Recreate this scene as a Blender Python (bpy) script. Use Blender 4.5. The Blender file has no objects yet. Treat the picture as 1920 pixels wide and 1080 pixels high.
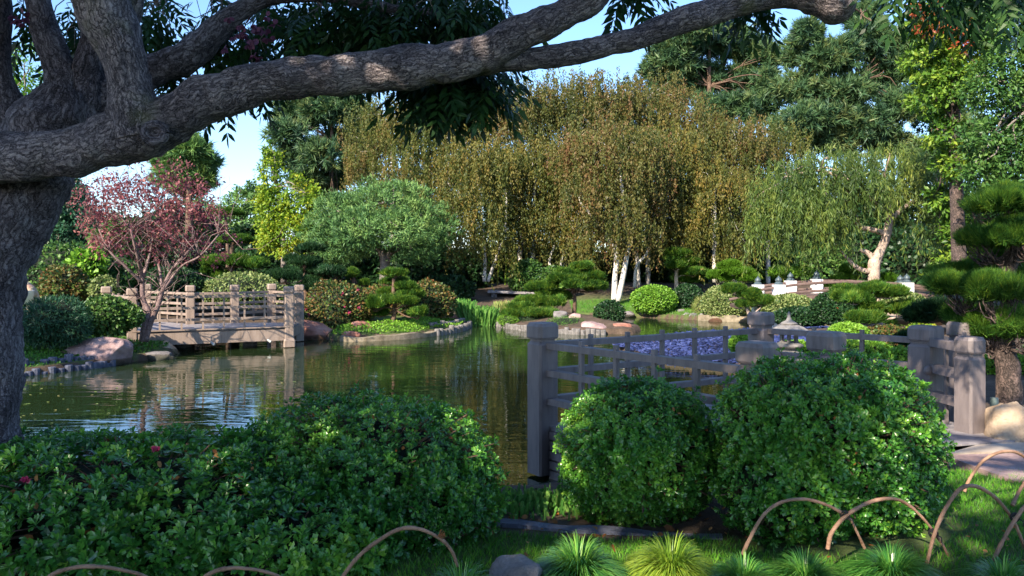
import bpy, math, random
import numpy as np
# ------------------------------------------------------------------ camera, sky, sun, exposure
F = 1493.33; H = 2.3; HY = 492.0            # focal length in photo pixels, eye height over water, horizon row
scene = bpy.context.scene
C = scene.collection
cam_d = bpy.data.cameras.new("camera"); cam = bpy.data.objects.new("camera", cam_d); C.objects.link(cam)
cam.location = (0, 0, H); cam.rotation_euler = (math.radians(90), 0, 0)
cam_d.lens = 28; cam_d.sensor_width = 36; cam_d.shift_y = -0.025; cam_d.clip_end = 3000; cam_d.clip_start = 0.05
scene.camera = cam
SUN = np.array([-0.45, -0.70, 0.56]); SUN /= np.linalg.norm(SUN)
elev = math.asin(SUN[2]); azim = math.atan2(SUN[0], SUN[1])
world = bpy.data.worlds.new("World"); scene.world = world; world.use_nodes = True
wn = world.node_tree; bg = wn.nodes["Background"]
sky = wn.nodes.new("ShaderNodeTexSky"); sky.sky_type = 'NISHITA'; sky.sun_disc = False
sky.sun_elevation = elev; sky.sun_rotation = azim; sky.air_density = 1.0; sky.dust_density = 0.6; sky.ozone_density = 6.0
wn.links.new(sky.outputs[0], bg.inputs[0]); bg.inputs[1].default_value = 0.125
sl = bpy.data.lights.new("sun", 'SUN'); so = bpy.data.objects.new("sun", sl); C.objects.link(so)
sl.energy = 4.5; sl.angle = math.radians(0.5); sl.color = (1.0, 0.88, 0.70)
from mathutils import Vector
so.rotation_euler = Vector(SUN).to_track_quat('Z', 'Y').to_euler(); so.location = (0, -20, 30)
scene.view_settings.view_transform = 'Standard'; scene.view_settings.look = 'None'
scene.view_settings.exposure = 1.5; scene.view_settings.gamma = 1
scene.cycles.max_bounces = 6; scene.cycles.diffuse_bounces = 3; scene.cycles.glossy_bounces = 3
scene.cycles.transmission_bounces = 3; scene.cycles.transparent_max_bounces = 4
scene.cycles.caustics_reflective = False; scene.cycles.caustics_refractive = False

rng = np.random.default_rng(7)
def W(px, py, Y): return np.array([(px-960)/F*Y, Y, H+(HY-py)/F*Y])
def nrm(a): return a/np.maximum(np.linalg.norm(a, axis=-1, keepdims=True), 1e-9)
def runit(n): return nrm(rng.normal(size=(n, 3)))
def vn(P, s=1.0, seed=0):                      # value noise 0..1
    P = np.asarray(P, float)*s + 1000.5 + seed*17.3
    i = np.floor(P).astype(np.int64); f = P-i; f = f*f*(3-2*f); o = 0
    for a in (0, 1):
        for b in (0, 1):
            for c in (0, 1):
                h = ((i[..., 0]+a)*73856093) ^ ((i[..., 1]+b)*19349663) ^ ((i[..., 2]+c)*83492791)
                h = ((h ^ (h >> 13))*1274126177) & 0x7fffffff; h = ((h ^ (h >> 15))*2246822519) & 0x7fffffff
                w = (f[..., 0] if a else 1-f[..., 0])*(f[..., 1] if b else 1-f[..., 1])*(f[..., 2] if c else 1-f[..., 2])
                o = o + w*(h % 65536)/65535.
    return o
def fbm(P, s=1.0, seed=0, o=3):
    r = 0; a = .5; t = 0
    for k in range(o): r = r+a*vn(P, s*2**k, seed+k); t += a; a *= .5
    return r/t
def spline(pts, n):                             # Catmull-Rom through rows of any width
    p = np.array(pts, float); k = len(p)
    if k < 3:
        t = np.linspace(0, 1, n)[:, None]; return p[0]*(1-t)+p[-1]*t
    q = np.vstack([2*p[0]-p[1], p, 2*p[-1]-p[-2]]); u = np.linspace(0, k-1-1e-6, n); i = u.astype(int); t = (u-i)[:, None]
    a, b, c, d = q[i], q[i+1], q[i+2], q[i+3]
    return .5*((2*b)+(-a+c)*t+(2*a-5*b+4*c-d)*t*t+(-a+3*b-3*c+d)*t**3)

class G:                                        # collects geometry for ONE mesh
    def __init__(s): s.v = []; s.f = []; s.n = 0; s.r = []; s.u = []
    def add(s, V, Fc, r=None, uv=None):
        V = np.asarray(V, float).reshape(-1, 3); Fc = np.asarray(Fc, np.int64)
        s.v.append(V); s.f.append(Fc+s.n); s.n += len(V)
        s.r.append(np.full(len(V), .5) if r is None else np.broadcast_to(np.asarray(r, float), (len(V),)))
        s.u.append(np.zeros((len(V), 2)) if uv is None else uv); return s
    def box(s, c, size, rz=0, r=None, bev=0.0, tilt=0):
        x, y, z = [k/2 for k in size]; b = bev
        if b:
            V = []
            for (zz, e) in ((-z, b), (-z+b, 0), (z-b, 0), (z, b)):
                for sx, sy in ((-1, -1), (1, -1), (1, 1), (-1, 1)): V.append((sx*(x-e), sy*(y-e), zz))
            Q = [(3, 2, 1, 0), (12, 13, 14, 15)]+[(4*l+i, 4*l+(i+1) % 4, 4*l+4+(i+1) % 4, 4*l+4+i) for l in range(3) for i in range(4)]
        else:
            V = [(sx*x, sy*y, sz*z) for sz in (-1, 1) for sx, sy in ((-1, -1), (1, -1), (1, 1), (-1, 1))]
            Q = [(3, 2, 1, 0), (4, 5, 6, 7), (0, 1, 5, 4), (1, 2, 6, 5), (2, 3, 7, 6), (3, 0, 4, 7)]
        V = np.array(V); ct, st = math.cos(tilt), math.sin(tilt)
        V = np.c_[V[:, 0]*ct-V[:, 2]*st, V[:, 1], V[:, 0]*st+V[:, 2]*ct]
        cz, sz = math.cos(rz), math.sin(rz); V = np.c_[V[:, 0]*cz-V[:, 1]*sz, V[:, 0]*sz+V[:, 1]*cz, V[:, 2]]
        return s.add(V+np.array(c), Q, r)
    def bar(s, a, b, w, h, r=None):             # rectangular bar from a to b, w wide across, h high
        a = np.array(a, float); b = np.array(b, float); d = b-a; L = np.linalg.norm(d); d /= L
        x = nrm(np.cross(d, [0, 0, 1.])) if abs(d[2]) < .99 else np.array([1., 0, 0]); z = np.cross(x, d)
        V = [p+sx*x*w/2+sz*z*h/2 for p in (a, b) for sx, sz in ((-1, -1), (1, -1), (1, 1), (-1, 1))]
        return s.add(V, [(0, 1, 2, 3), (7, 6, 5, 4), (0, 4, 5, 1), (1, 5, 6, 2), (2, 6, 7, 3), (3, 7, 4, 0)], r)
    def prism(s, poly, z0, z1, r=None):
        n = len(poly); V = [(x, y, z0) for x, y in poly]+[(x, y, z1) for x, y in poly]; base = s.n
        s.add(V, [(i, (i+1) % n, n+(i+1) % n, n+i) for i in range(n)], r)
        for k in range(1, n-1): s.f.append(np.array([[n, n+k, n+k+1], [0, k+1, k]])+base)
        return s
    def lathe(s, c, prof, n=24, r=None, rz=0):
        V = [(c[0]+R*math.cos(2*math.pi*i/n+rz), c[1]+R*math.sin(2*math.pi*i/n+rz), c[2]+z) for R, z in prof for i in range(n)]
        return s.add(V, [(j*n+i, j*n+(i+1) % n, (j+1)*n+(i+1) % n, (j+1)*n+i) for j in range(len(prof)-1) for i in range(n)], r)
    def tube(s, pts, rad, sides=8, seg=None, r=None, cap=True, rough=0, seed=0):
        pts = np.array(pts, float); rad = np.broadcast_to(np.asarray(rad, float), (len(pts),))
        D = np.c_[pts, rad]; n = seg or max(2, (len(pts)-1)*4+1)
        if len(pts) > 1 and n > len(pts): D = spline(D, n)
        P, R = D[:, :3], np.maximum(D[:, 3], 1e-4); n = len(P)
        T = nrm(np.gradient(P, axis=0)); x = np.cross(T[0], [0.3, .9, .2]); x = nrm(x); X = []
        for t in T: x = nrm(x-t*np.dot(x, t)); X.append(x)
        X = np.array(X); Yv = np.cross(T, X); a = np.linspace(0, 2*math.pi, sides+1)
        dirs = X[:, None]*np.cos(a)[None, :, None]+Yv[:, None]*np.sin(a)[None, :, None]
        L = np.r_[0, np.cumsum(np.linalg.norm(np.diff(P, axis=0), axis=1))]
        rr = np.repeat(R[:, None], sides+1, 1)
        if rough:
            dd = dirs.copy(); Q = P[:, None]+dd*rr[..., None]
            dn = (fbm(Q, 7, seed)-.5)*.5*R[:, None]+(fbm(Q, 28, seed+5)-.5)*rough
            dn[:, -1] = dn[:, 0]; rr = rr+dn
        V = P[:, None]+dirs*rr[..., None]
        uv = np.stack(np.broadcast_arrays((a*R.mean())[None, :], L[:, None]), -1).reshape(-1, 2)
        i, j = np.meshgrid(np.arange(n-1), np.arange(sides), indexing='ij'); k = sides+1
        Q = np.stack([i*k+j, i*k+j+1, (i+1)*k+j+1, (i+1)*k+j], -1).reshape(-1, 4)
        b = s.n; s.add(V.reshape(-1, 3), Q, r, uv)
        if cap:
            for e, m in ((0, P[0]), (n-1, P[-1])):
                bb = s.n; s.add([m], np.zeros((0, 3), int), None if r is None else np.asarray(r).ravel()[:1])
                s.f.append(np.array([[bb, b+e*k+j, b+e*k+j+1] if e else [bb, b+e*k+j+1, b+e*k+j] for j in range(sides)]))
        return s
    def put(s, T, Q, P, X, Z, S, r=None):       # place a template many times
        n, k = len(P), len(T); Yv = np.cross(Z, X); S = np.broadcast_to(np.asarray(S, float), (n,))[:, None, None]
        V = P[:, None]+S*(T[None, :, 0, None]*X[:, None]+T[None, :, 1, None]*Yv[:, None]+T[None, :, 2, None]*Z[:, None])
        Q = np.asarray(Q); Fc = (Q[None]+(np.arange(n)*k)[:, None, None]).reshape(-1, Q.shape[1])
        rr = rng.random(n) if r is None else r
        return s.add(V.reshape(-1, 3), Fc, np.repeat(rr, k))
    def build(s, name, mat, parent=None, smooth=False):
        me = bpy.data.meshes.new(name); V = np.concatenate(s.v).astype(np.float32)
        fs = [f.reshape(len(f), -1) for f in s.f if len(f)]
        off = np.zeros(3, np.float32)
        q_ = parent
        while q_ is not None: off = off+np.array(q_.location, np.float32); q_ = q_.parent
        V = V-off
        me.vertices.add(len(V)); me.vertices.foreach_set("co", V.ravel())
        li = np.concatenate([f.ravel() for f in fs]).astype(np.int32); tot = np.concatenate([np.full(len(f), f.shape[1]) for f in fs]).astype(np.int32)
        me.loops.add(len(li)); me.loops.foreach_set("vertex_index", li)
        me.polygons.add(len(tot)); me.polygons.foreach_set("loop_start", np.r_[0, np.cumsum(tot)[:-1]].astype(np.int32))
        try: me.polygons.foreach_set("loop_total", tot)
        except Exception: pass
        me.polygons.foreach_set("use_smooth", np.full(len(tot), bool(smooth)))
        at = me.attributes.new("rnd", 'FLOAT', 'POINT'); at.data.foreach_set("value", np.concatenate(s.r).astype(np.float32))
        uv = np.concatenate(s.u)
        if uv.any():
            l = me.uv_layers.new(name="UVMap"); l.data.foreach_set("uv", uv[li].astype(np.float32).ravel())
        me.update(); me.validate()
        me.materials.append(mat); o = bpy.data.objects.new(name, me); C.objects.link(o)
        if parent is not None: o.parent = parent
        return o

def thing(name, label, cat, loc=(0, 0, 0), group=None):
    o = bpy.data.objects.new(name, None); C.objects.link(o); o.location = [float(v) for v in loc]; o.empty_display_size = .2
    return tag(o, label, cat, group)
def tag(o, label=None, cat=None, group=None, kind=None):
    if label: o["label"] = label
    if cat: o["category"] = cat
    if group: o["group"] = group
    if kind: o["kind"] = kind
    return o
def copy_thing(o, loc, label, rz=0, sc=None):
    kids = list(o.children); r = o.copy(); C.objects.link(r); r.location = [float(v) for v in loc]; r.rotation_euler = (0, 0, rz); r["label"] = label
    if sc: r.scale = (sc, sc, sc)
    for ch in kids:
        c = ch.copy(); C.objects.link(c); c.parent = r
    return r

# ------------------------------------------------------------------ materials
def new_mat(name):
    m = bpy.data.materials.new(name); m.use_nodes = True; nt = m.node_tree
    return m, nt, nt.nodes["Principled BSDF"]
def ramp(nt, stops):
    r = nt.nodes.new("ShaderNodeValToRGB"); e = r.color_ramp.elements
    while len(e) < len(stops): e.new(.5)
    for k, (p, c) in enumerate(stops): e[k].position = p; e[k].color = (*c, 1)
    return r
def noise(nt, scale, detail=4, vec=None, rough=.55):
    n = nt.nodes.new("ShaderNodeTexNoise"); n.inputs["Scale"].default_value = scale; n.inputs["Detail"].default_value = detail; n.inputs["Roughness"].default_value = rough
    if vec: nt.links.new(vec, n.inputs["Vector"])
    return n
def foliage(name, cols, rough=.5, trans=.35, nscale=1.2, spec=.3):
    m, nt, p = new_mat(name); n = len(cols); L = nt.links
    a = nt.nodes.new("ShaderNodeAttribute"); a.attribute_name = "rnd"
    g = nt.nodes.new("ShaderNodeNewGeometry"); nz = noise(nt, nscale, 2, g.outputs["Position"])
    mx = nt.nodes.new("ShaderNodeMath"); mx.operation = 'MULTIPLY_ADD'; L.new(nz.outputs[0], mx.inputs[0]); mx.inputs[1].default_value = 1.3; mx.inputs[2].default_value = -.65
    ad = nt.nodes.new("ShaderNodeMath"); ad.use_clamp = True; L.new(a.outputs["Fac"], ad.inputs[0]); L.new(mx.outputs[0], ad.inputs[1])
    r = ramp(nt, [(k/(n-1), c) for k, c in enumerate(cols)]); L.new(ad.outputs[0], r.inputs[0])
    L.new(r.outputs[0], p.inputs["Base Color"]); p.inputs["Roughness"].default_value = rough; p.inputs["Specular IOR Level"].default_value = spec
    if trans:
        t = nt.nodes.new("ShaderNodeBsdfTranslucent"); L.new(r.outputs[0], t.inputs[0]); s = nt.nodes.new("ShaderNodeMixShader"); s.inputs[0].default_value = trans
        L.new(p.outputs[0], s.inputs[1]); L.new(t.outputs[0], s.inputs[2]); L.new(s.outputs[0], nt.nodes["Material Output"].inputs[0])
    return m
def solid(name, c1, c2, scale=6, rough=.8, bump=.3, bscale=40, spec=.3, detail=5):
    m, nt, p = new_mat(name); L = nt.links; tc = nt.nodes.new("ShaderNodeTexCoord")
    n = noise(nt, scale, detail, tc.outputs["Object"], .65); r = ramp(nt, [(.3, c1), (.7, c2)]); L.new(n.outputs[0], r.inputs[0]); L.new(r.outputs[0], p.inputs["Base Color"])
    n2 = noise(nt, bscale, 5, tc.outputs["Object"], .7); b = nt.nodes.new("ShaderNodeBump"); b.inputs["Strength"].default_value = bump; b.inputs["Distance"].default_value = .03
    L.new(n2.outputs[0], b.inputs["Height"]); L.new(b.outputs[0], p.inputs["Normal"]); p.inputs["Roughness"].default_value = rough; p.inputs["Specular IOR Level"].default_value = spec
    return m
def bark(name, dark, mid, light, su=28., sv=9., bump=1.0, dist=.02, moss=None):
    m, nt, p = new_mat(name); L = nt.links; uv = nt.nodes.new("ShaderNodeTexCoord")
    g = nt.nodes.new("ShaderNodeNewGeometry"); nz = noise(nt, 9, 5, g.outputs["Position"], .65)
    def cracks(fu, fv, warp, w0, w1):
        mp = nt.nodes.new("ShaderNodeMapping"); mp.inputs["Scale"].default_value = (fu, fv, 1); L.new(uv.outputs["UV"], mp.inputs[0])
        mv = nt.nodes.new("ShaderNodeVectorMath"); mv.operation = 'MULTIPLY_ADD'; L.new(nz.outputs["Color"], mv.inputs[0]); mv.inputs[1].default_value = (warp, warp, 0); L.new(mp.outputs[0], mv.inputs[2])
        v = nt.nodes.new("ShaderNodeTexVoronoi"); v.feature = 'DISTANCE_TO_EDGE'; v.inputs["Scale"].default_value = 1; L.new(mv.outputs[0], v.inputs["Vector"])
        cr = ramp(nt, [(0, (0, 0, 0)), (w0, (.6, .6, .6)), (w1, (1, 1, 1))]); L.new(v.outputs["Distance"], cr.inputs[0]); return cr.outputs[0]
    c1 = cracks(su, sv, 4.5, .06, .26); c2 = cracks(su*2.3, sv*2.6, 7., .12, .5); fine = noise(nt, 90, 6, g.outputs["Position"], .75); vary = noise(nt, 3.5, 4, g.outputs["Position"], .6)
    def madd(a_, k, b_): q = nt.nodes.new("ShaderNodeMath"); q.operation = 'MULTIPLY_ADD'; L.new(a_, q.inputs[0]); q.inputs[1].default_value = k; (L.new(b_, q.inputs[2]) if not isinstance(b_, float) else setattr(q.inputs[2], 'default_value', b_)); return q.outputs[0]
    h = madd(c1, .42, madd(c2, .25, madd(fine.outputs[0], .42, 0.0)))
    b = nt.nodes.new("ShaderNodeBump"); b.inputs["Strength"].default_value = bump; b.inputs["Distance"].default_value = dist*1.6; L.new(h, b.inputs["Height"]); L.new(b.outputs[0], p.inputs["Normal"])
    h2 = madd(vary.outputs[0], .75, madd(h, 1.1, -.43)); r = ramp(nt, [(.22, dark), (.62, mid), (.98, light)]); L.new(h2, r.inputs[0])
    out = r.outputs[0]
    if moss:
        n3 = noise(nt, 2.2, 3, g.outputs["Position"]); r3 = ramp(nt, [(.60, (0, 0, 0)), (.70, (.5, .5, .5))]); L.new(n3.outputs[0], r3.inputs[0])
        mx = nt.nodes.new("ShaderNodeMix"); mx.data_type = 'RGBA'; L.new(r3.outputs[0], mx.inputs[0]); L.new(out, mx.inputs[6]); mx.inputs[7].default_value = (*moss, 1); out = mx.outputs[2]
    L.new(out, p.inputs["Base Color"]); p.inputs["Roughness"].default_value = .75; p.inputs["Specular IOR Level"].default_value = .3
    return m
M = {}
M['hedge'] = foliage("hedge_leaves", [(.012, .06, .012), (.032, .14, .022), (.07, .23, .028), (.13, .32, .035), (.25, .44, .05)], .28, .28, 1.5, .55)
M['hedge_blue'] = foliage("glossy_leaves", [(.012, .045, .018), (.018, .07, .024), (.03, .10, .025), (.06, .15, .03)], .25, .2, 1.5, .6)
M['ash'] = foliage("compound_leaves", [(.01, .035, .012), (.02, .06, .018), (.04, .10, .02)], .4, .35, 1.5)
M['birch_leaf'] = foliage("birch_leaves", [(.026, .042, .012), (.062, .083, .018), (.115, .118, .026), (.15, .115, .034), (.18, .09, .04)], .5, .35, .35)
M['birch_gold'] = foliage("golden_birch_leaves", [(.035, .06, .014), (.08, .10, .02), (.15, .14, .028), (.23, .155, .035)], .5, .35, .4)
M['birch_green'] = foliage("olive_birch_leaves", [(.035, .06, .014), (.075, .10, .02), (.13, .135, .026), (.18, .12, .035)], .5, .35, .4)
M['willow_leaf'] = foliage("willow_leaves", [(.025, .055, .016), (.06, .11, .025), (.125, .185, .036), (.23, .26, .05)], .45, .35, .6)
M['needle_far'] = foliage("pine_needles", [(.025, .06, .035), (.045, .105, .045), (.085, .155, .055), (.15, .18, .06)], .5, .2, .3)
M['needle'] = foliage("green_needles", [(.022, .075, .016), (.055, .16, .022), (.12, .24, .03), (.26, .36, .045)], .45, .3, 4.5)
M['needle_near'] = foliage("bright_needles", [(.03, .10, .02), (.07, .19, .03), (.14, .29, .04), (.28, .40, .05)], .45, .4, 6)
M['needle_dark'] = foliage("dark_needles", [(.012, .045, .02), (.025, .08, .03), (.05, .12, .035)], .45, .2, 1.5)
M['needle_lime'] = foliage("lime_needles", [(.07, .16, .02), (.14, .26, .025), (.24, .36, .03)], .45, .3, 1.5)
M['umbrella'] = foliage("soft_needles", [(.03, .09, .03), (.07, .16, .05), (.13, .25, .065), (.22, .33, .09)], .5, .2, .6)
M['maple_red'] = foliage("maple_leaves", [(.08, .025, .045), (.17, .05, .07), (.30, .10, .11), (.42, .19, .16)], .45, .4, .8)
M['ginkgo'] = foliage("yellow_leaves", [(.06, .14, .015), (.13, .25, .02), (.26, .36, .025), (.40, .38, .03)], .5, .4, .5)
M['lime'] = foliage("lime_leaves", [(.08, .20, .02), (.15, .32, .03), (.24, .42, .05)], .4, .35, 1.5)
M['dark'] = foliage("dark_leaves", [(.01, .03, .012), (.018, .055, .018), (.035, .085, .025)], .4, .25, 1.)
M['mid'] = foliage("green_leaves", [(.02, .06, .018), (.04, .11, .025), (.08, .17, .035), (.13, .22, .05)], .4, .3, 1.)
M['teal'] = foliage("blue_green_leaves", [(.012, .05, .03), (.025, .09, .045), (.05, .13, .06)], .4, .25, 1.)
M['vari'] = foliage("pale_flecked_leaves", [(.05, .11, .03), (.14, .2, .05), (.32, .36, .14), (.12, .18, .04)], .45, .3, 3.)
M['azalea'] = foliage("azalea_leaves", [(.02, .06, .018), (.05, .11, .025), (.13, .12, .03), (.2, .1, .04), (.1, .16, .03)], .4, .3, 2.)
M['amber'] = foliage("liquidambar_leaves", [(.025, .08, .015), (.07, .16, .02), (.16, .28, .03), (.30, .38, .05)], .4, .35, .5)
M['redtip'] = foliage("red_leaves", [(.35, .06, .03), (.45, .12, .05), (.3, .2, .04)], .45, .4, 2)
M['pink'] = foliage("pink_petals", [(.32, .02, .08), (.42, .05, .13), (.4, .10, .16)], .5, .35, 3)
M['blade'] = foliage("grass_blades", [(.03, .12, .012), (.06, .22, .018), (.11, .32, .025), (.18, .38, .035)], .4, .35, 1.5)
M['tuft'] = foliage("tuft_blades", [(.02, .10, .02), (.05, .20, .03), (.11, .30, .045), (.22, .42, .07)], .3, .3, 2, .5)
M['tuft_yellow'] = foliage("yellow_tuft_blades", [(.10, .22, .02), (.22, .36, .03), (.36, .45, .05)], .35, .35, 2, .5)
M['reed'] = foliage("reed_blades", [(.05, .16, .03), (.10, .26, .05), (.2, .36, .08)], .35, .35, 2)
M['reed_dry'] = foliage("pale_reed_blades", [(.14, .24, .05), (.3, .36, .1), (.4, .34, .14)], .5, .35, 2)
M['cover'] = foliage("ground_cover_leaves", [(.03, .11, .015), (.06, .18, .02), (.11, .27, .03)], .4, .3, 2)
M['dead'] = foliage("dead_leaves", [(.16, .06, .02), (.30, .11, .03), (.38, .2, .07)], .6, .2, 4)
M['bark_big'] = bark("grey_tree_bark", (.018, .015, .020), (.18, .15, .16), (.52, .44, .43), 40, 13, 1.0, .014, (.16, .17, .06))
M['bark_trunk'] = bark("furrowed_bark", (.016, .013, .018), (.14, .12, .14), (.38, .34, .37), 34, 11, 1.0, .02)
M['bark_pine'] = bark("red_brown_bark", (.03, .018, .012), (.13, .08, .055), (.22, .14, .1), 30, 12, .8, .01)
M['bark_pale'] = bark("pale_tan_bark", (.14, .10, .08), (.42, .32, .26), (.55, .45, .38), 12, 9, .5, .01)
M['bark_birch'] = bark("white_birch_bark", (.25, .22, .2), (.62, .58, .53), (.74, .70, .66), 3, 12, .4, .005)
M['bark_dull'] = bark("dull_grey_bark", (.06, .05, .045), (.2, .17, .15), (.32, .28, .25), 10, 6, .5, .01)
M['bark_dark'] = bark('dark_pine_bark', (.012, .009, .008), (.075, .055, .048), (.22, .15, .13), 30, 12, .9, .012)
M['bark_mauve'] = bark('mauve_bark', (.05, .03, .03), (.18, .12, .115), (.32, .23, .22), 12, 9, .5, .01)
M['twig'] = solid("twig_brown", (.07, .04, .03), (.18, .11, .08), 8, .9, .2)
M['core'] = solid("dark_inner_hull", (.008, .014, .007), (.016, .024, .01), 5, .95, .6, 12)  # near-black hull colour, standing in for the shade inside shrubs
M['pod'] = foliage("purple_pods", [(.10, .03, .07), (.2, .07, .13)], .5, .3)
# ------------------------------------------------------------------ ground, pond
pond = np.array([(-40, 6.2), (-12, 6.6), (-5, 7.0), (-3, 7.3), (-1, 7.6), (0.3, 7.75), (0.9, 8.3), (2.2, 8.6), (4.2, 9.8), (4.4, 11), (4.0, 12.3), (4.1, 14.3), (5.0, 16.6), (3.3, 18.2), (2.6, 20.4), (3.5, 22.3), (6, 23.5), (9, 24.5), (11.5, 26), (12, 29.5), (8.8, 30.6), (7.4, 31.6), (5.4, 33.2), (2.6, 33.6), (0, 33.4), (-1.6, 31.8), (-1.6, 30.2), (-1.45, 29.2), (-1.7, 26.6), (-3.2, 24.0), (-5, 23.3), (-6, 24.2), (-6.6, 26), (-9, 26.3), (-9.6, 23.5), (-9.0, 21.2), (-8.2, 19.2), (-8.9, 18.2), (-9.2, 17.2), (-9.9, 15.9), (-13, 15), (-20, 14), (-40, 12)])
isle = np.array([(-.7, 29.4), (.1, 27.3), (1.0, 26.1), (2.2, 25.4), (3.9, 25.5), (4.4, 27), (4.1, 30), (2.8, 31.8), (.7, 31.9), (-.5, 30.9)])
def sdist(X, Y, poly):                          # >0 inside
    P = np.stack([X, Y], -1); n = len(poly); d = np.full(X.shape, 1e9); ins = np.zeros(X.shape, bool)
    for k in range(n):
        a, b = poly[k], poly[(k+1) % n]; e = b-a; w = P-a
        t = np.clip((w@e)/(e@e), 0, 1); d = np.minimum(d, np.linalg.norm(w-t[..., None]*e, axis=-1))
        c = ((a[1] > Y) != (b[1] > Y)) & (X < (b[0]-a[0])*(Y-a[1])/(b[1]-a[1]+1e-12)+a[0]); ins ^= c
    return np.where(ins, d, -d)
def land(X, Y):
    return np.maximum(-sdist(X, Y, pond), sdist(X, Y, isle))
def gz(X, Y, sd=None):
    X = np.asarray(X, float); Y = np.asarray(Y, float); sd = land(X, Y) if sd is None else sd
    P = np.stack([X, Y, 0*X], -1)
    h = .16+.06*np.minimum(sd, 1)+.80*(1-np.exp(-np.maximum(sd-.2, 0)/5.5))+(vn(P, .5, 3)-.5)*.10*np.clip(sd, 0, 1)+(vn(P, 2.2, 4)-.5)*.03
    h = h+.028*np.clip(Y-36, 0, 40)
    return np.where(sd > 0, h, np.maximum(-.9, sd*2.2-.05))
def gpt(x, y): return np.array([x, y, float(gz(x, y))])
xs = np.r_[-np.geomspace(500, 17, 22)[:-1], np.arange(-17, 14.01, .16), np.geomspace(14.3, 500, 22)]
ys = np.r_[-np.geomspace(500, 2, 18)[:-1], np.arange(-2, 36, .16), np.geomspace(36.2, 900, 40)]
XX, YY = np.meshgrid(xs, ys, indexing='ij'); SD = land(XX, YY); ZZ = gz(XX, YY, SD)
nx, ny = XX.shape; i, j = np.meshgrid(np.arange(nx-1), np.arange(ny-1), indexing='ij')
Q = np.stack([i*ny+j, (i+1)*ny+j, (i+1)*ny+j+1, i*ny+j+1], -1).reshape(-1, 4)
def zone(x, y, sd):                             # 1 where grass grows, 0 bare soil
    P = np.stack([x, y, 0*x], -1); w = (vn(P, 1.3, 9)-.5)*.8
    g = ((y < 5.28+w*.2+1.6*np.clip((x-2.7)*1.4, 0, 1)) & (sd > .9) & (x > -1.2)) | ((x > 2.6) & (x < 12) & (y > 31) & (y < 36.5+w)) | ((x < -7.5) & (y > 13) & (y < 22)) | ((x > -5.5) & (x < -1.2) & (y < 27.5) & (y > 22))
    return g.astype(float)*(sd > .1)
m, nt, p = new_mat("soil_and_grass"); L = nt.links
at = nt.nodes.new("ShaderNodeAttribute"); at.attribute_name = "rnd"; gg = nt.nodes.new("ShaderNodeNewGeometry")
n1 = noise(nt, 3, 6, gg.outputs["Position"], .7); r1 = ramp(nt, [(.3, (.035, .024, .016)), (.55, (.085, .055, .035)), (.75, (.16, .115, .08))]); L.new(n1.outputs[0], r1.inputs[0])
n2 = noise(nt, 9, 6, gg.outputs["Position"], .7); r2 = ramp(nt, [(.3, (.04, .075, .015)), (.6, (.09, .13, .025)), (.8, (.16, .17, .05))]); L.new(n2.outputs[0], r2.inputs[0])
mx = nt.nodes.new("ShaderNodeMix"); mx.data_type = 'RGBA'; L.new(at.outputs["Fac"], mx.inputs[0]); L.new(r1.outputs[0], mx.inputs[6]); L.new(r2.outputs[0], mx.inputs[7]); L.new(mx.outputs[2], p.inputs["Base Color"])
nb = noise(nt, 25, 6, gg.outputs["Position"], .75); b = nt.nodes.new("ShaderNodeBump"); b.inputs["Strength"].default_value = .9; b.inputs["Distance"].default_value = .04; L.new(nb.outputs[0], b.inputs["Height"]); L.new(b.outputs[0], p.inputs["Normal"]); p.inputs["Roughness"].default_value = .95
g = G(); g.add(np.stack([XX, YY, ZZ], -1).reshape(-1, 3), Q, zone(XX, YY, SD).ravel()); tag(g.build("ground", m, smooth=True), kind="structure")
# water
m, nt, p = new_mat("pond_water"); L = nt.links; gg = nt.nodes.new("ShaderNodeNewGeometry")
p.inputs["Base Color"].default_value = (.014, .026, .009, 1); p.inputs["Roughness"].default_value = .015; p.inputs["IOR"].default_value = 4.2
mp = nt.nodes.new("ShaderNodeMapping"); mp.inputs["Scale"].default_value = (.45, 1.6, 1); mp.inputs["Rotation"].default_value = (0, 0, .08); L.new(gg.outputs["Position"], mp.inputs[0])
w1 = noise(nt, 2.3, 2, mp.outputs[0], .4); w1.inputs["Distortion"].default_value = .8
mp2 = nt.nodes.new("ShaderNodeMapping"); mp2.inputs["Scale"].default_value = (1.1, 3.6, 1); mp2.inputs["Rotation"].default_value = (0, 0, -.15); L.new(gg.outputs["Position"], mp2.inputs[0])
w2 = noise(nt, 2.2, 3, mp2.outputs[0], .55)
md = nt.nodes.new("ShaderNodeMath"); md.operation = 'MULTIPLY_ADD'; L.new(w2.outputs[0], md.inputs[0]); md.inputs[1].default_value = .12; L.new(w1.outputs[0], md.inputs[2])
b = nt.nodes.new("ShaderNodeBump"); b.inputs["Strength"].default_value = .5; b.inputs["Distance"].default_value = .013; L.new(md.outputs[0], b.inputs["Height"]); L.new(b.outputs[0], p.inputs["Normal"])
g = G(); g.add([(-41, 5, 0), (13, 5, 0), (13, 35, 0), (-41, 35, 0)], [(0, 1, 2, 3)]); tag(g.build("water", m), kind="structure")

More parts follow.
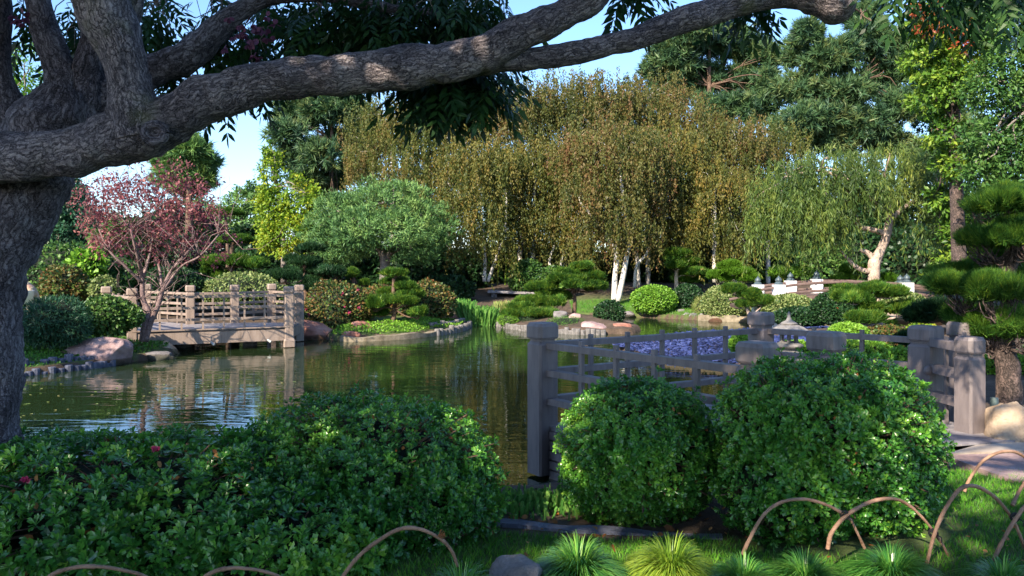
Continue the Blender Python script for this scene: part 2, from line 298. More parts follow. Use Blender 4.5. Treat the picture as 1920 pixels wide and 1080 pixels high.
# ------------------------------------------------------------------ rocks
def sphere_grid(n=20):
    V, Fc = [], []; u = np.linspace(0, math.pi, n+1); v = np.linspace(0, 2*math.pi, 2*n, endpoint=False)
    A, B = np.meshgrid(u, v, indexing='ij'); P = np.stack([np.sin(A)*np.cos(B), np.sin(A)*np.sin(B), np.cos(A)], -1).reshape(-1, 3); k = 2*n
    i, j = np.meshgrid(np.arange(n), np.arange(k), indexing='ij')
    return P, np.stack([i*k+j, (i+1)*k+j, (i+1)*k+(j+1) % k, i*k+(j+1) % k], -1).reshape(-1, 4)
def rock_shape(c, s, seed, rz=0, boxy=.5, n=26, tip=0):
    P, Q = sphere_grid(n); rg = np.random.default_rng(seed)
    m = np.max(np.abs(P), 1, keepdims=True); P = P*(1-boxy)+P/m*boxy*.85
    for k in range(9):                           # planar cuts give facets
        d = nrm(rg.normal(size=3)); t = .62+.3*rg.random(); q = P@d; P = P-np.maximum(q-t, 0)[:, None]*d*.85
    P = P*(1+(fbm(P, 1.7, seed)-.5)*.35+(fbm(P, 7, seed+3)-.5)*.08)[:, None]
    P[:, 2] += tip*P[:, 0]; P = P*np.array(s)/2
    c0, s0 = math.cos(rz), math.sin(rz); P = np.c_[P[:, 0]*c0-P[:, 1]*s0, P[:, 0]*s0+P[:, 1]*c0, P[:, 2]]
    return P+np.array(c), Q
def rockmat(name, a, b2, c3): 
    m, nt, p = new_mat(name); L = nt.links; g_ = nt.nodes.new("ShaderNodeNewGeometry")
    n1 = noise(nt, 2.2, 7, g_.outputs["Position"], .7); r = ramp(nt, [(.3, a), (.5, b2), (.7, c3)]); L.new(n1.outputs[0], r.inputs[0]); L.new(r.outputs[0], p.inputs["Base Color"])
    sx = nt.nodes.new('ShaderNodeSeparateXYZ'); L.new(g_.outputs['Position'], sx.inputs[0]); zz = nt.nodes.new('ShaderNodeMath'); zz.operation = 'MULTIPLY_ADD'; L.new(n1.outputs[0], zz.inputs[0]); zz.inputs[1].default_value = -.12; L.new(sx.outputs[2], zz.inputs[2])
    rz_ = ramp(nt, [(.0, (.22, .24, .16)), (.06, (.38, .36, .28)), (.10, (1, 1, 1))]); L.new(zz.outputs[0], rz_.inputs[0]); mw = nt.nodes.new('ShaderNodeMix'); mw.data_type = 'RGBA'; mw.blend_type = 'MULTIPLY'; mw.inputs[0].default_value = 1; L.new(r.outputs[0], mw.inputs[6]); L.new(rz_.outputs[0], mw.inputs[7]); L.new(mw.outputs[2], p.inputs['Base Color'])
    n2 = noise(nt, 9, 8, g_.outputs["Position"], .75); n2.inputs["Distortion"].default_value = .5; b = nt.nodes.new("ShaderNodeBump"); b.inputs["Strength"].default_value = .9; b.inputs["Distance"].default_value = .06
    L.new(n2.outputs[0], b.inputs["Height"]); L.new(b.outputs[0], p.inputs["Normal"]); p.inputs["Roughness"].default_value = .8; return m
M['rock_red'] = rockmat("red_brown_rock", (.10, .04, .03), (.30, .12, .08), (.42, .22, .16))
M['rock_pink'] = rockmat("pinkish_rock", (.14, .09, .09), (.32, .21, .20), (.48, .34, .32))
M['rock_grey'] = rockmat("grey_rock", (.09, .08, .085), (.2, .18, .18), (.34, .31, .31))
M['rock_tan'] = rockmat("tan_rock", (.22, .14, .08), (.46, .33, .22), (.62, .48, .35))
def rock(px0, px1, ytop, ybot, Y, label, mat, seed, depth=.8, boxy=.5, rz=0, name="boulder", tip=0):
    x0 = W(px0, 0, Y)[0]; x1 = W(px1, 0, Y)[0]; zt = W(0, ytop, Y)[2]; zb = W(0, ybot, Y)[2]
    w = x1-x0; h = zt-zb; g = G(); g.add(*rock_shape(((x0+x1)/2, Y, zb+h*.38), (w*1.12, w*depth, h*1.45), seed, rz, boxy, tip=tip))
    return tag(g.build(name, M[mat], smooth=True), label, "rock", "rocks around the pond")
rock(108, 243, 635, 684, 18.0, "large flat pinkish boulder on the left bank beside the log edging", 'rock_pink', 11, .7, .75, tip=.12)
rock(270, 325, 659, 682, 18.9, "low grey boulder at the waterline right of the pinkish boulder", 'rock_grey', 12)
rock(300, 336, 643, 668, 20.0, "small tan rock wedged below the left end of the far footbridge", 'rock_tan', 13, .8, .4, tip=-.5)
rock(549, 622, 604, 642, 24.0, "dark red-brown boulder just right of the far footbridge post", 'rock_red', 14, .7, .4, tip=-.15)
rock(632, 684, 622, 642, 23.6, "small pointed red rock at the waterline below the azaleas", 'rock_red', 15, .8, .2)
rock(656, 704, 604, 632, 24.6, "red-brown rock behind the small pointed rock", 'rock_red', 16, .8, .3, tip=-.2)
rock(832, 892, 590, 612, 29.3, "smooth orange-brown boulder at the tip of the planted peninsula", 'rock_red', 17, .8, .3)
rock(1088, 1142, 603, 630, 25.9, "pale pinkish boulder at the front of the small island", 'rock_pink', 18, .8, .6)
rock(1136, 1186, 606, 628, 26.2, "reddish flat boulder at the right end of the small island", 'rock_red', 19, .8, .5)
rock(1038, 1064, 583, 596, 27.6, "small grey rock on the island behind the moss", 'rock_grey', 20)
rock(1066, 1090, 588, 600, 27.3, "small brown rock beside the grey rock on the island", 'rock_pink', 21)
rock(1124, 1152, 594, 609, 27.0, "small grey-brown rock behind the island's pale boulder", 'rock_grey', 22)
rock(1328, 1354, 597, 610, 31.0, "small red rock on the far shore below the pale green mound", 'rock_red', 23)
rock(1388, 1412, 593, 610, 30.4, "tan rock on the far shore behind the near platform post", 'rock_tan', 24)
rock(1268, 1286, 580, 590, 33.0, "little grey rock at the foot of the dark far shrub", 'rock_grey', 25)
rock(1854, 1945, 758, 850, 8.0, "sunlit tan boulder beside the paving at the right edge", 'rock_tan', 26, .8, .45)
rock(912, 1022, 1046, 1105, 4.15, "pale grey-blue rock between grass tufts at the bottom of the lawn", 'rock_grey', 27, .8, .45)
rock(1076, 1128, 912, 938, 8.1, "pale stone at the water's edge below the near platform", 'rock_pink', 28, .8, .6)
for k, (px, py, Y, w) in enumerate([(1180, 602, 33.2, 18), (1210, 599, 33.4, 20), (1300, 600, 32.0, 14), (1316, 601, 31.8, 10), (1286, 599, 32.3, 16), (1372, 604, 30.8, 12)]):
    g = G(); c = W(px, py, Y); s_ = w/F*Y; c[2] = .12; g.add(*rock_shape(c, (s_*1.2, s_*.8, .32), 40+k, 0, .5, 14))
    tag(g.build("shore_stone", M['rock_grey'], smooth=True), "pale shore stone in the row along the far bank", "stone", "pale stones along the far shore")
# shore kerb of the peninsula
M['slab_blue'] = rockmat('blue_grey_stone', (.05, .055, .08), (.13, .14, .19), (.24, .25, .30)); M['concrete'] = solid("old_concrete", (.10, .08, .05), (.30, .25, .18), 5, .9, .5, 30)
def ribbon(pts, w, z0, z1, n=60, wob=.0):
    P = spline([(x, y, 0) for x, y in pts], n); T = nrm(np.gradient(P, axis=0)); N = np.c_[-T[:, 1], T[:, 0], 0*T[:, 0]]
    a = (vn(P, 2, 5)-.5)*wob; A = P-N*w/2; B = P+N*w/2; V = []
    for k in range(n): V += [(*A[k, :2], z0), (*A[k, :2], z1+a[k]), (*B[k, :2], z1+a[k]), (*B[k, :2], z0)]
    return V, [(4*k+q, 4*k+4+q, 4*k+4+(q+1) % 4, 4*k+(q+1) % 4) for k in range(n-1) for q in range(4)]+[(0, 1, 2, 3), (4*n-1, 4*n-2, 4*n-3, 4*n-4)]
g = G(); g.add(*ribbon([(-5.0, 23.25), (-4.2, 23.3), (-3.2, 23.95), (-2.4, 25.1), (-1.75, 26.5)], .26, -.5, .13, 60, .10)); tag(g.build("shore_kerb", M['concrete']), "weathered pale concrete kerb along the peninsula shore", "kerb")
g = G(); g.add(*ribbon([(7.4, 31.55), (8.0, 31.2), (8.9, 30.5), (10.4, 30.0), (12, 29.5)], .2, -.5, .24, 40, .05)); tag(g.build("shore_kerb", M['concrete']), "low stone kerb of the far shore under the clipped mounds", "kerb")
g = G(); g.add(*ribbon([(-.9, 7.62), (-.2, 7.72), (.4, 7.95), (.8, 8.3)], .16, -.4, .07, 30, .08)); tag(g.build("shore_kerb", M['rock_grey']), "dark stone edging at the near shore between hedge and platform", "kerb")
g = G(); g.add(*ribbon([(-.5, 5.62), (-.1, 5.5), (.3, 5.44), (.7, 5.46), (1.4, 5.3)], .10, .3, .475, 60, .10)); tag(g.build('stone_edging', M['slab_blue']), "low blue-grey stone edging between the lawn and the soil bed", "edging")
# log edging (short posts in rows)
M['log'] = solid("slate_blue_logs", (.04, .045, .07), (.12, .13, .18), 9, .8, .5, 40)
M['log_grey'] = solid("grey_logs", (.08, .075, .07), (.24, .22, .21), 9, .85, .5, 40)
def logs(pts, n, z, r, mat, label, group, jit=.03):
    P = spline([(x, y, 0) for x, y in pts], n)
    for k, q in enumerate(P):
        g = G(); t = z+rng.normal()*jit; R = r*(.92+.16*rng.random()); g.lathe((q[0], q[1], 0), [(0.001, -.5), (R, -.5), (R, t-.02), (R*.85, t), (0.001, t)], 10)
        tag(g.build("edging_post", M[mat]), label, "edging post", group)
logs([(-11.2, 15.45), (-10.2, 15.75), (-9.75, 16.3), (-9.2, 17.1), (-8.9, 17.7)], 25, .13, .085, 'log', "short blue-grey log post in the front row of the left bank edging", "front row of log edging on the left bank")
logs([(-11.3, 15.75), (-10.3, 16.05), (-9.9, 16.6), (-9.4, 17.3), (-9.1, 17.8)], 23, .27, .085, 'log', "short blue-grey log post in the raised back row of the left bank edging", "back row of log edging on the left bank", .04)
logs([(-2.35, 25.0), (-1.85, 26.1), (-1.62, 27.2), (-1.5, 28.3)], 17, .2, .09, 'log_grey', "grey log post in the lower row at the peninsula tip", "lower log row at the peninsula tip")
logs([(-2.6, 25.6), (-2.15, 26.6), (-1.9, 27.5), (-1.75, 28.4)], 15, .34, .09, 'log_grey', "grey log post in the upper row at the peninsula tip", "upper log row at the peninsula tip")
logs([(-.72, 29.3), (.08, 27.25), (1.0, 26.05), (2.1, 25.35)], 30, .19, .085, 'log_grey', "grey log post along the front of the small island", "log edging of the small island")
logs([(2.1, 25.35), (2.5, 25.3), (2.9, 25.35)], 6, .18, .085, 'log_grey', "grey log post left of the island's pale boulder", "log edging beside the island boulder")

# ------------------------------------------------------------------ painted timber platforms
def paint(name, c, c2):
    m, nt, p = new_mat(name); L = nt.links; g_ = nt.nodes.new("ShaderNodeNewGeometry")
    mp_ = nt.nodes.new('ShaderNodeMapping'); mp_.inputs['Scale'].default_value = (9, 9, 1.3); L.new(g_.outputs['Position'], mp_.inputs[0]); n1 = noise(nt, 1.0, 7, mp_.outputs[0], .72); r = ramp(nt, [(.25, tuple(.45*k for k in c)), (.45, c), (.72, c2)]); L.new(n1.outputs[0], r.inputs[0])
    a = nt.nodes.new("ShaderNodeAttribute"); a.attribute_name = "rnd"; ml = nt.nodes.new("ShaderNodeMix"); ml.data_type = 'RGBA'; ml.blend_type = 'MULTIPLY'; ml.inputs[0].default_value = 1
    r2 = ramp(nt, [(0, (.72, .72, .74)), (1, (1.15, 1.12, 1.08))]); L.new(a.outputs["Fac"], r2.inputs[0]); L.new(r.outputs[0], ml.inputs[6]); L.new(r2.outputs[0], ml.inputs[7])
    L.new(ml.outputs[2], p.inputs["Base Color"]); n2 = noise(nt, 70, 5, g_.outputs["Position"], .7); b = nt.nodes.new("ShaderNodeBump"); b.inputs["Strength"].default_value = .35; b.inputs["Distance"].default_value = .006
    L.new(n2.outputs[0], b.inputs["Height"]); L.new(b.outputs[0], p.inputs["Normal"]); p.inputs["Roughness"].default_value = .55; return m
M['paint'] = paint("shade_toned_timber", (.15, .125, .125), (.235, .195, .19)); M['paint_far'] = paint("sun_toned_timber", (.25, .19, .155), (.34, .265, .22))  # one timber paint in two tones: shade put into near, sunlight into far
M['deckwood'] = paint("grey_deck_boards", (.22, .20, .21), (.36, .33, .33))
DZ = .55
def oct_poly(c, w, ch, rz):
    a = w/2; b = a-ch; pts = [(-b, -a), (b, -a), (a, -b), (a, b), (b, a), (-b, a), (-a, b), (-a, -b)]; cr, sr = math.cos(rz), math.sin(rz)
    return [(c[0]+x*cr-y*sr, c[1]+x*sr+y*cr) for x, y in pts]
def oct_stack(g, c, secs, rz):                  # secs: (width, chamfer, z)
    rings = [oct_poly(c, w, ch, rz) for w, ch, z in secs]; V = [(x, y, s[2]) for r_, s in zip(rings, secs) for x, y in r_]
    k = 8; g.add(V, [(a*k+i, a*k+(i+1) % k, (a+1)*k+(i+1) % k, (a+1)*k+i) for a in range(len(secs)-1) for i in range(k)])
    b = g.n; top = [(x, y, secs[-1][2]) for x, y in rings[-1]]; g.add(top, [(0, q, q+1) for q in range(1, 7)])
def post(root, c, rz, ztop, zbot, w=.25, cap=.275, label=None, foot=False):
    g = G(); zs = ztop-.20
    secs = [(w, .02, zbot), (w, .02, zs-.03), (w*.84, .02, zs)]
    if foot: secs = [(w*1.28, .03, zbot), (w*1.28, .03, zbot+.16), (w, .02, zbot+.24)]+secs[1:]
    oct_stack(g, c, secs, rz); p_ = g.build("post", M['paint'], root)
    g = G(); oct_stack(g, c, [(w*.82, .02, zs+.0015), (w*.82, .02, zs+.03), (cap*.93, .035, zs+.0305), (cap, .035, zs+.05), (cap, .035, zs+.165), (cap*.86, .03, zs+.20)], rz)
    g.build("post_cap", M['paint'], p_)
    if label: p_["label"] = label
    return p_
def rails(root, a, b, heights=(.86, .57, .27), z=DZ, step=.42, hw=.10, ht=.065, bal=.045, inset=.12, nb=None):
    a = np.array([*a, 0.]); b = np.array([*b, 0.]); L_ = np.linalg.norm(b-a); d = (b-a)/L_; a = a+d*inset; b = b-d*inset; L_ -= 2*inset
    for h in heights:
        g = G(); g.bar(a+[0, 0, z+h], b+[0, 0, z+h], hw, ht); g.build("rail", M['paint'], root)
    n = nb or max(1, int(round(L_/step))-1)
    for k in range(n):
        q = a+d*L_*(k+1)/(n+1)+np.array([0, 0, 0]); g = G(); g.box(q+[0, 0, z+(heights[0]+.085)/2], (bal, bal, heights[0]+.085), math.atan2(d[1], d[0])); g.build("baluster", M['paint'], root)
def clip(poly, n, c):                            # keep points with p.n <= c
    out = []; m_ = len(poly)
    for k in range(m_):
        a, b = np.array(poly[k]), np.array(poly[(k+1) % m_]); da, db = a@n-c, b@n-c
        if da <= 0: out.append(tuple(a))
        if da*db < 0: out.append(tuple(a+(b-a)*da/(da-db)))
    return out
def planks(root, polys, ang, z, th=.045, w=.14, gap=.009, name="deck_boards"):
    g = G(); n = np.array([-math.sin(ang), math.cos(ang)])
    for poly in polys:
        pr = [np.array(p_)@n for p_ in poly]; t = math.floor(min(pr)/w)*w
        while t < max(pr):
            c_ = clip(clip(poly, n, t+w-gap), -n, -t)
            if len(c_) > 2:
                ar = sum(c_[q][0]*c_[(q+1) % len(c_)][1]-c_[(q+1) % len(c_)][0]*c_[q][1] for q in range(len(c_)))
                if ar < 0: c_ = c_[::-1]
                g.prism(c_, z-th, z, rng.random())
            t += w
    return g.build(name, M['deckwood'], root)
A, B, D, E, Cc, Fp = (.33, 8.6), (3.25, 10.4), (4.70, 9.05), (2.86, 7.25), (2.0, 6.5), (4.74, 8.25)
root = thing("viewing_platform", "taupe painted timber platform with railings over the near water, behind the round bushes", "platform", (2.6, 8.4, .0))
RZ = math.radians(35)
post(root, A, RZ, DZ+1.10, .03); post(root, B, RZ, DZ+1.10, -.3); post(root, Cc, RZ, DZ+1.10, .0); post(root, E, RZ, DZ+1.12, .0)
post(root, D, RZ, DZ+1.03, .3, .285, .30); post(root, Fp, math.radians(20), DZ+.98, .3, .22, .235); post(root, (5.45, 9.65), RZ, DZ+1.03, .2, .26, .275)
rails(root, A, B, nb=5); rails(root, A, Cc, nb=4); rails(root, B, D, nb=2); rails(root, D, Fp, inset=.13, nb=1, bal=.03, hw=.12, ht=.09); rails(root, Fp, (5.45, 9.65), nb=2)
planks(root, [[A, Cc, E, (5.2, 7.9), D, B][:]], math.atan2(D[1]-B[1], D[0]-B[0]), DZ, w=.15)
for s_ in ((4.66, 9.03-.16), (4.86, 8.97-.10)):   # round bolts on the gate post
    g = G(); P, Q = sphere_grid(8); g.add(P*[.055, .04, .055]+[s_[0]-.03, s_[1]-.02, 1.10], Q); g.build("bolt", M['paint'], root, True)
def slats(a, b, zt, n, h=.085, gap=.02):
    for k in range(n):
        g = G(); z = zt-h/2-k*(h+gap); g.bar((*a, z), (*b, z), .04, h); g.build("skirt_board", M['paint'], root)
off = nrm(np.array([Cc[0]-A[0], Cc[1]-A[1], 0]))
slats((A[0]+off[0]*.13, A[1]+off[1]*.13), (Cc[0]-off[0]*.13, Cc[1]-off[1]*.13), DZ-.05, 5)
g = G(); g.bar((*A, DZ-.14), (*B, DZ-.14), .08, .17); g.bar((*B, DZ-.14), (*D, DZ-.14), .08, .17); g.build("edge_beam", M['paint'], root)
_p = M['paint']; M['paint'] = M['paint_far']
# far footbridge
root = thing("wooden_footbridge", "sunlit taupe timber footbridge platform over the left side of the pond with low railings", "footbridge", (-8.3, 22, 0))
L0, R0, P5, P4, P3, P51, P2, P1 = (-9.54, 20.0), (-6.05, 21.6), (-6.2, 23.2), (-8.06, 23.15), (-9.13, 22.6), (-7.3, 24.2), (-11, 24), (-10.95, 21.5)
planks(root, [[L0, R0, P5, P4, P3], [L0, P3, P2, (-12.8, 23.4), P1]], math.atan2(1.6, 3.49), DZ+.0)
z2 = DZ
for q, ft in ((L0, 0), (R0, 1), (P5, 0), (P4, 0), (P3, 0), (P51, 0), (P2, 0), (P1, 0)): post(root, q, math.atan2(1.6, 3.49), z2+1.10, .02, .24, .265, foot=bool(ft))
d0 = nrm(np.array([R0[0]-L0[0], R0[1]-L0[1], 0])); nn = np.array([d0[1], -d0[0], 0])*.05
for a, b in ((L0, R0), (R0, P5), (P5, P51), (P51, P4), (P4, P3), (P3, P2), (P1, L0)): rails(root, a, b, step=.5)
g = G(); g.bar(np.array([*L0, DZ-.20])+nn, np.array([*R0, DZ-.20])+nn, .09, .30); g.build("main_beam", M['paint'], root)
g = G(); g.bar(np.array([*L0, DZ+.015])+nn*1.3, np.array([*R0, DZ+.015])+nn*1.3, .13, .03); g.build("beam_cap", M['paint'], root)
g = G(); g.bar((*R0, DZ-.18), (*P5, DZ-.18), .09, .25); g.bar((*P5, DZ-.18), (*P4, DZ-.18), .09, .25); g.build("edge_beam", M['paint'], root)
for q in ((-8.9, 21.6), (-7.3, 22.2)):
    g = G(); g.box((*q, -.1), (.3, .3, .9)); g.build("pile", M['bark_dull'], root)
M['stone_grey'] = solid('dull_white_metal', (.30, .31, .30), (.42, .43, .42), 4, .5, .1); M['white'] = solid("white_paint", (.68, .68, .70), (.80, .80, .82), 4, .5, .1)
for q in ((-8.05, 20.62, .24), (-7.1, 21.2, .26)):   # two little floodlights under the beam (unlit)
    c = W(399 if q[0] < -7.5 else 505, 644 if q[0] < -7.5 else 639, q[1]); g = G(); g.tube([c+[-.05, 0, .03], c+[.05, -.02, -.03]], [.026, .036], 12)
    tag(g.build("floodlight", M['stone_grey']), "small white floodlight hung under the %s of the far footbridge beam" % ("middle" if q[0] < -7.5 else "right part"), "light")
M['paint'] = _p
# arched bridge with white posts in the distance
root = thing("arched_bridge", "distant arched timber bridge with white posts and dark caps beyond the willow", "bridge", (12.0, 29, 0))
M['dwood'] = solid("dark_red_rail", (.09, .055, .05), (.17, .12, .105), 5, .6, .2); M['teal_metal'] = solid("dark_teal_caps", (.03, .05, .06), (.09, .12, .14), 9, .4, .2)
def archz(x): t = (x-12.0)/3.9; return 1.02+.42*(1-t*t)
for Yb in (28.2, 29.7):
    xr = np.linspace(8.1, 15.9, 25)
    for k in range(2):
        for hh in (.40, .12):
            g = G(); g.tube([(x, Yb, archz(x)-.25+hh+.02) for x in xr[12*k:12*k+13]], .05, 6, 13); g.build("rail", M['dwood'], root)
    for px, Yp in [(1421, 29.7), (1460, 28.2), (1482, 29.7), (1531, 29.7), (1688, 29.7), (1700, 28.2)]:
        if Yp != Yb: continue
        x = W(px, 0, Yb)[0]; zt = archz(x)+.20; g = G(); g.box((x, Yb, zt/2-.1), (.36, .34, zt+.3)); p_ = g.build("post", M['white'], root)
        g = G(); g.lathe((x, Yb, zt+.05), [(.14, 0), (.15, .04), (.12, .08), (.09, .1), (.12, .16), (.09, .23), (.03, .28), (.001, .33)], 14); g.build("cap", M['teal_metal'], p_)
g = G(); xr = np.linspace(8.1, 15.9, 25)
for k in range(24): g.bar((xr[k], 28.95, archz(xr[k])-.32), (xr[k+1], 28.95, archz(xr[k+1])-.32), 1.3, .12)
g.build("bridge_deck", M['dwood'], root)
# slab bench-like plank bridge
root = thing("plank_bridge", "flat grey plank bridge lying across the ditch at the back of the pond", "bridge", (-.1, 38, 1))
a = W(915, 546, 38); b_ = W(1003, 549, 38); g = G(); g.bar(a, b_, 1.3, .10); g.build("slab", M['deckwood'], root)
g = G(); g.box((a[0]+.3, 38, a[2]-.3), (.25, 1.0, .5)); g.box((b_[0]-.3, 38, b_[2]-.3), (.25, 1.0, .5)); g.build("support", M['rock_grey'], root)
# stone lantern
root = thing("stone_lantern", "pale grey stone lantern with wide mushroom roof and pointed finial behind the near platform", "lantern", (4.66, 13.4, .2))
M['stone'] = solid("carved_granite", (.14, .13, .125), (.28, .26, .245), 14, .85, .5, 90); cl = (4.66, 13.4, 0)
def zl(py): return H+(HY-(py-(653-py)*.10))/F*13.4
g = G(); g.lathe(cl, [(.001, zl(590)), (.02, zl(592)), (.028, zl(600)), (.05, zl(605)), (.12, zl(609)), (.15, zl(611)), (.12, zl(612.5)), (.001, zl(612.6))], 24); g.build("finial", M['stone'], root, True)
g = G(); g.lathe(cl, [(.001, zl(611)), (.14, zl(612)), (.26, zl(616)), (.36, zl(622)), (.375, zl(624.5)), (.36, zl(627)), (.2, zl(628)), (.001, zl(628))], 6, rz=.3); g.build("roof", M['stone'], root)
g = G()
for k in range(6):
    a = k*math.pi/3+.2; g.box((cl[0]+.13*math.cos(a), cl[1]+.13*math.sin(a), (zl(627)+zl(642))/2), (.05, .06, zl(627)-zl(642)), a)
g.build("light_chamber", M['stone'], root)
g = G(); g.lathe(cl, [(.001, zl(641)), (.14, zl(641.5)), (.23, zl(646)), (.235, zl(649)), (.17, zl(653)), (.001, zl(653.5))], 24); g.build("platform_ring", M['stone'], root, True)
g = G(); g.lathe(cl, [(.13, zl(653)), (.14, zl(656)), (.25, zl(660)), (.30, zl(668)), (.30, zl(676)), (.12, zl(680)), (.13, zl(700)), (.26, zl(712)), (.26, .1)], 18); g.build("pedestal", M['stone'], root, True)
# walkway and flagstones at right
M['paving'] = solid("pale_concrete_walk", (.34, .27, .21), (.52, .44, .36), 3, .85, .4, 50)
g = G(); g.prism([(4.0, 7.35), (5.6, 7.6), (12, 8.9), (12, 10.3), (5.7, 9.4), (5.0, 8.9), (4.9, 8.0)], .3, .535); tag(g.build("path", M['paving']), kind="structure")
for k, (pl, h, lb) in enumerate([([(4.0, 6.35), (4.9, 6.3), (5.3, 6.9), (4.9, 7.3), (3.9, 7.2)], .52, "irregular grey flagstone nearest the big round bush"), ([(5.0, 6.2), (6.0, 6.4), (6.3, 7.2), (5.4, 7.5), (5.0, 7.2), (5.4, 6.9)], .525, "irregular grey flagstone farther right beside the path"), ([(4.6, 5.5), (5.6, 5.4), (5.9, 6.1), (4.9, 6.2)], .53, "irregular flagstone in front of the other two at the right edge")]):
    g = G(); g.prism(pl, .3, h+.04); tag(g.build("flagstone", M['rock_pink']), lb, "paving stone", "flagstones at the right")
# slate pebble beach
g = G(); T, Q = sphere_grid(3); n = 15000; x = rng.uniform(2.5, 9.5, n*4); y = rng.uniform(16.3, 24.5, n*4); sd = land(x, y); k = (sd > -.25) & (sd < 2.6) & (y > 16.9); x, y, sd = x[k][:n], y[k][:n], sd[k][:n]
P = np.c_[x, y, np.maximum(gz(x, y), -.06)+rng.random(len(x))*.05]; g.put(T*[1, .6, .28], Q, P, nrm(np.c_[rng.normal(size=(len(x), 2)), rng.normal(size=len(x))*.25]), nrm(np.c_[rng.normal(size=(len(x), 2))*.3, np.ones(len(x))]), .035+.05*rng.random(len(x))**2)
M['slate'] = foliage("blue_slate_pebbles", [(.006, .010, .035), (.013, .022, .08), (.028, .042, .14), (.055, .075, .20)], .75, 0, 1.5, .2)
tag(g.build("pebbles", M['slate']), "blue-grey slate pebble beach on the spit behind the near platform", "pebbles", kind="stuff")
g = G(); n = 1800; x = rng.uniform(5.2, 7.8, n); y = rng.uniform(14.5, 19, n); P = np.c_[x, y, gz(x, y)+.02]; g.put(T*[1, .6, .3], Q, P, nrm(np.c_[rng.normal(size=(n, 2)), np.zeros(n)]), nrm(np.c_[rng.normal(size=(n, 2))*.2, np.ones(n)]), .07+.09*rng.random(n))
tag(g.build("pebbles", M['slate']), "pale grey-blue stones spread beyond the stone lantern", "pebbles", kind="stuff")
# ------------------------------------------------------------------ vegetation tools
LEAF = (np.array([(0, 0, 0), (.45, .24, .05), (1, 0, 0), (.45, -.24, .05)]), [(0, 3, 2, 1)])
LEAFR = (np.array([(0, 0, 0), (.3, .28, .06), (.75, .3, .06), (1, 0, 0), (.75, -.3, .06), (.3, -.28, .06)]), [(0, 5, 4, 3, 2, 1)])
LEAFN = (np.array([(0, .03, 0), (0, -.03, 0), (.5, -.20, .07), (.84, -.24, .05), (1, -.05, -.02), (1, .05, -.02), (.84, .24, .05), (.5, .20, .07), (.5, 0, .0), (.84, 0, 0)]), [(0, 1, 2, 8), (0, 8, 7, 7), (8, 2, 3, 9), (8, 9, 6, 7), (9, 3, 4, 5), (9, 5, 6, 6)])
THIN = (np.array([(0, .035, 0), (0, -.035, 0), (1, 0, 0)]), [(0, 1, 2)])
NEED = (np.array([(0, .085, 0), (0, -.085, 0), (1, 0, 0)]), [(0, 1, 2)])
SLIM = (np.array([(0, 0, 0), (.4, .10, .02), (1, 0, 0), (.4, -.10, .02)]), [(0, 3, 2, 1)])
def jit(D, a): return nrm(D+rng.normal(size=D.shape)*a)
def perp(X): return nrm(np.cross(X, nrm(rng.normal(size=X.shape)+[0, 0, 1e-3])))
def facing(X, up):                               # leaf normal near 'up', at right angles to X
    N = up+rng.normal(size=X.shape)*.45; N = N-X*np.sum(N*X, 1, keepdims=True); return nrm(N)
def blob_world(b, Y):
    px, py, rx, rz = b[:4]; dy = b[4] if len(b) > 4 else 0; s = (Y+dy)/F
    return W(px, py, Y+dy), np.array([rx*s, rx*s*(b[5] if len(b) > 5 else .85), rz*s])
def shell(c, R, n, lump=.3, inner=.35, seed=0, low=-1.):
    u = runit(n*2); u = u[u[:, 2] > low][:n]; r = 1-inner*rng.random(len(u))**1.6; r = r*(1+lump*2*(fbm(u, 2.1, seed, 2)-.5))
    return c+u*r[:, None]*R, nrm(u/R)
def broad(g, blobs, Y, n, size, tmpl=LEAF, clump=.16, lump=.35, droop=.3, per=22, inner=.45):
    A = [blob_world(b, Y) for b in blobs]; ar = np.array([a[1][0]*a[1][2] for a in A]); ar /= ar.sum()
    for k, (c, R) in enumerate(A):
        m_ = max(3, int(n*ar[k]/per)); P, N = shell(c, R, m_, lump, inner, rng.integers(99)); m_ = len(P)
        Q = np.repeat(P, per, 0)+rng.normal(size=(m_*per, 3))*clump*R.mean()*np.array([1, 1, .75]); Nn = np.repeat(N, per, 0)
        X = nrm(Nn*.6+rng.normal(size=Nn.shape)*.7-[0, 0, droop]); Z = facing(X, Nn*.6+[0, 0, .6])
        r = np.clip(np.repeat(rng.random(m_), per)*.55+rng.random(m_*per)*.45, 0, 1)
        g.put(*tmpl, Q, X, Z, size*(.6+.8*rng.random(len(Q))), r)
def pine_far(g, blobs, Y, n, L, needles=16, lump=.5):
    A = [blob_world(b, Y) for b in blobs]; ar = np.array([a[1][0]*a[1][2] for a in A]); ar /= ar.sum()
    for k, (c, R) in enumerate(A):
        P, N = shell(c, R, max(4, int(n*ar[k])), lump, .6, rng.integers(99)); ax = nrm(N*.7+[0, 0, .6]+rng.normal(size=N.shape)*.35)
        m_ = len(P); Q = np.repeat(P, needles, 0); a = np.repeat(ax, needles, 0); t = rng.random((len(Q), 1)); X = nrm(a*(.35+.9*t)+rng.normal(size=a.shape)*.75)
        Q = Q+a*t*L*.7; g.put(*NEED, Q, X, perp(X), L*(.6+.6*rng.random(len(Q))), np.repeat(rng.random(m_), needles)*.7+.3*rng.random(len(Q)))
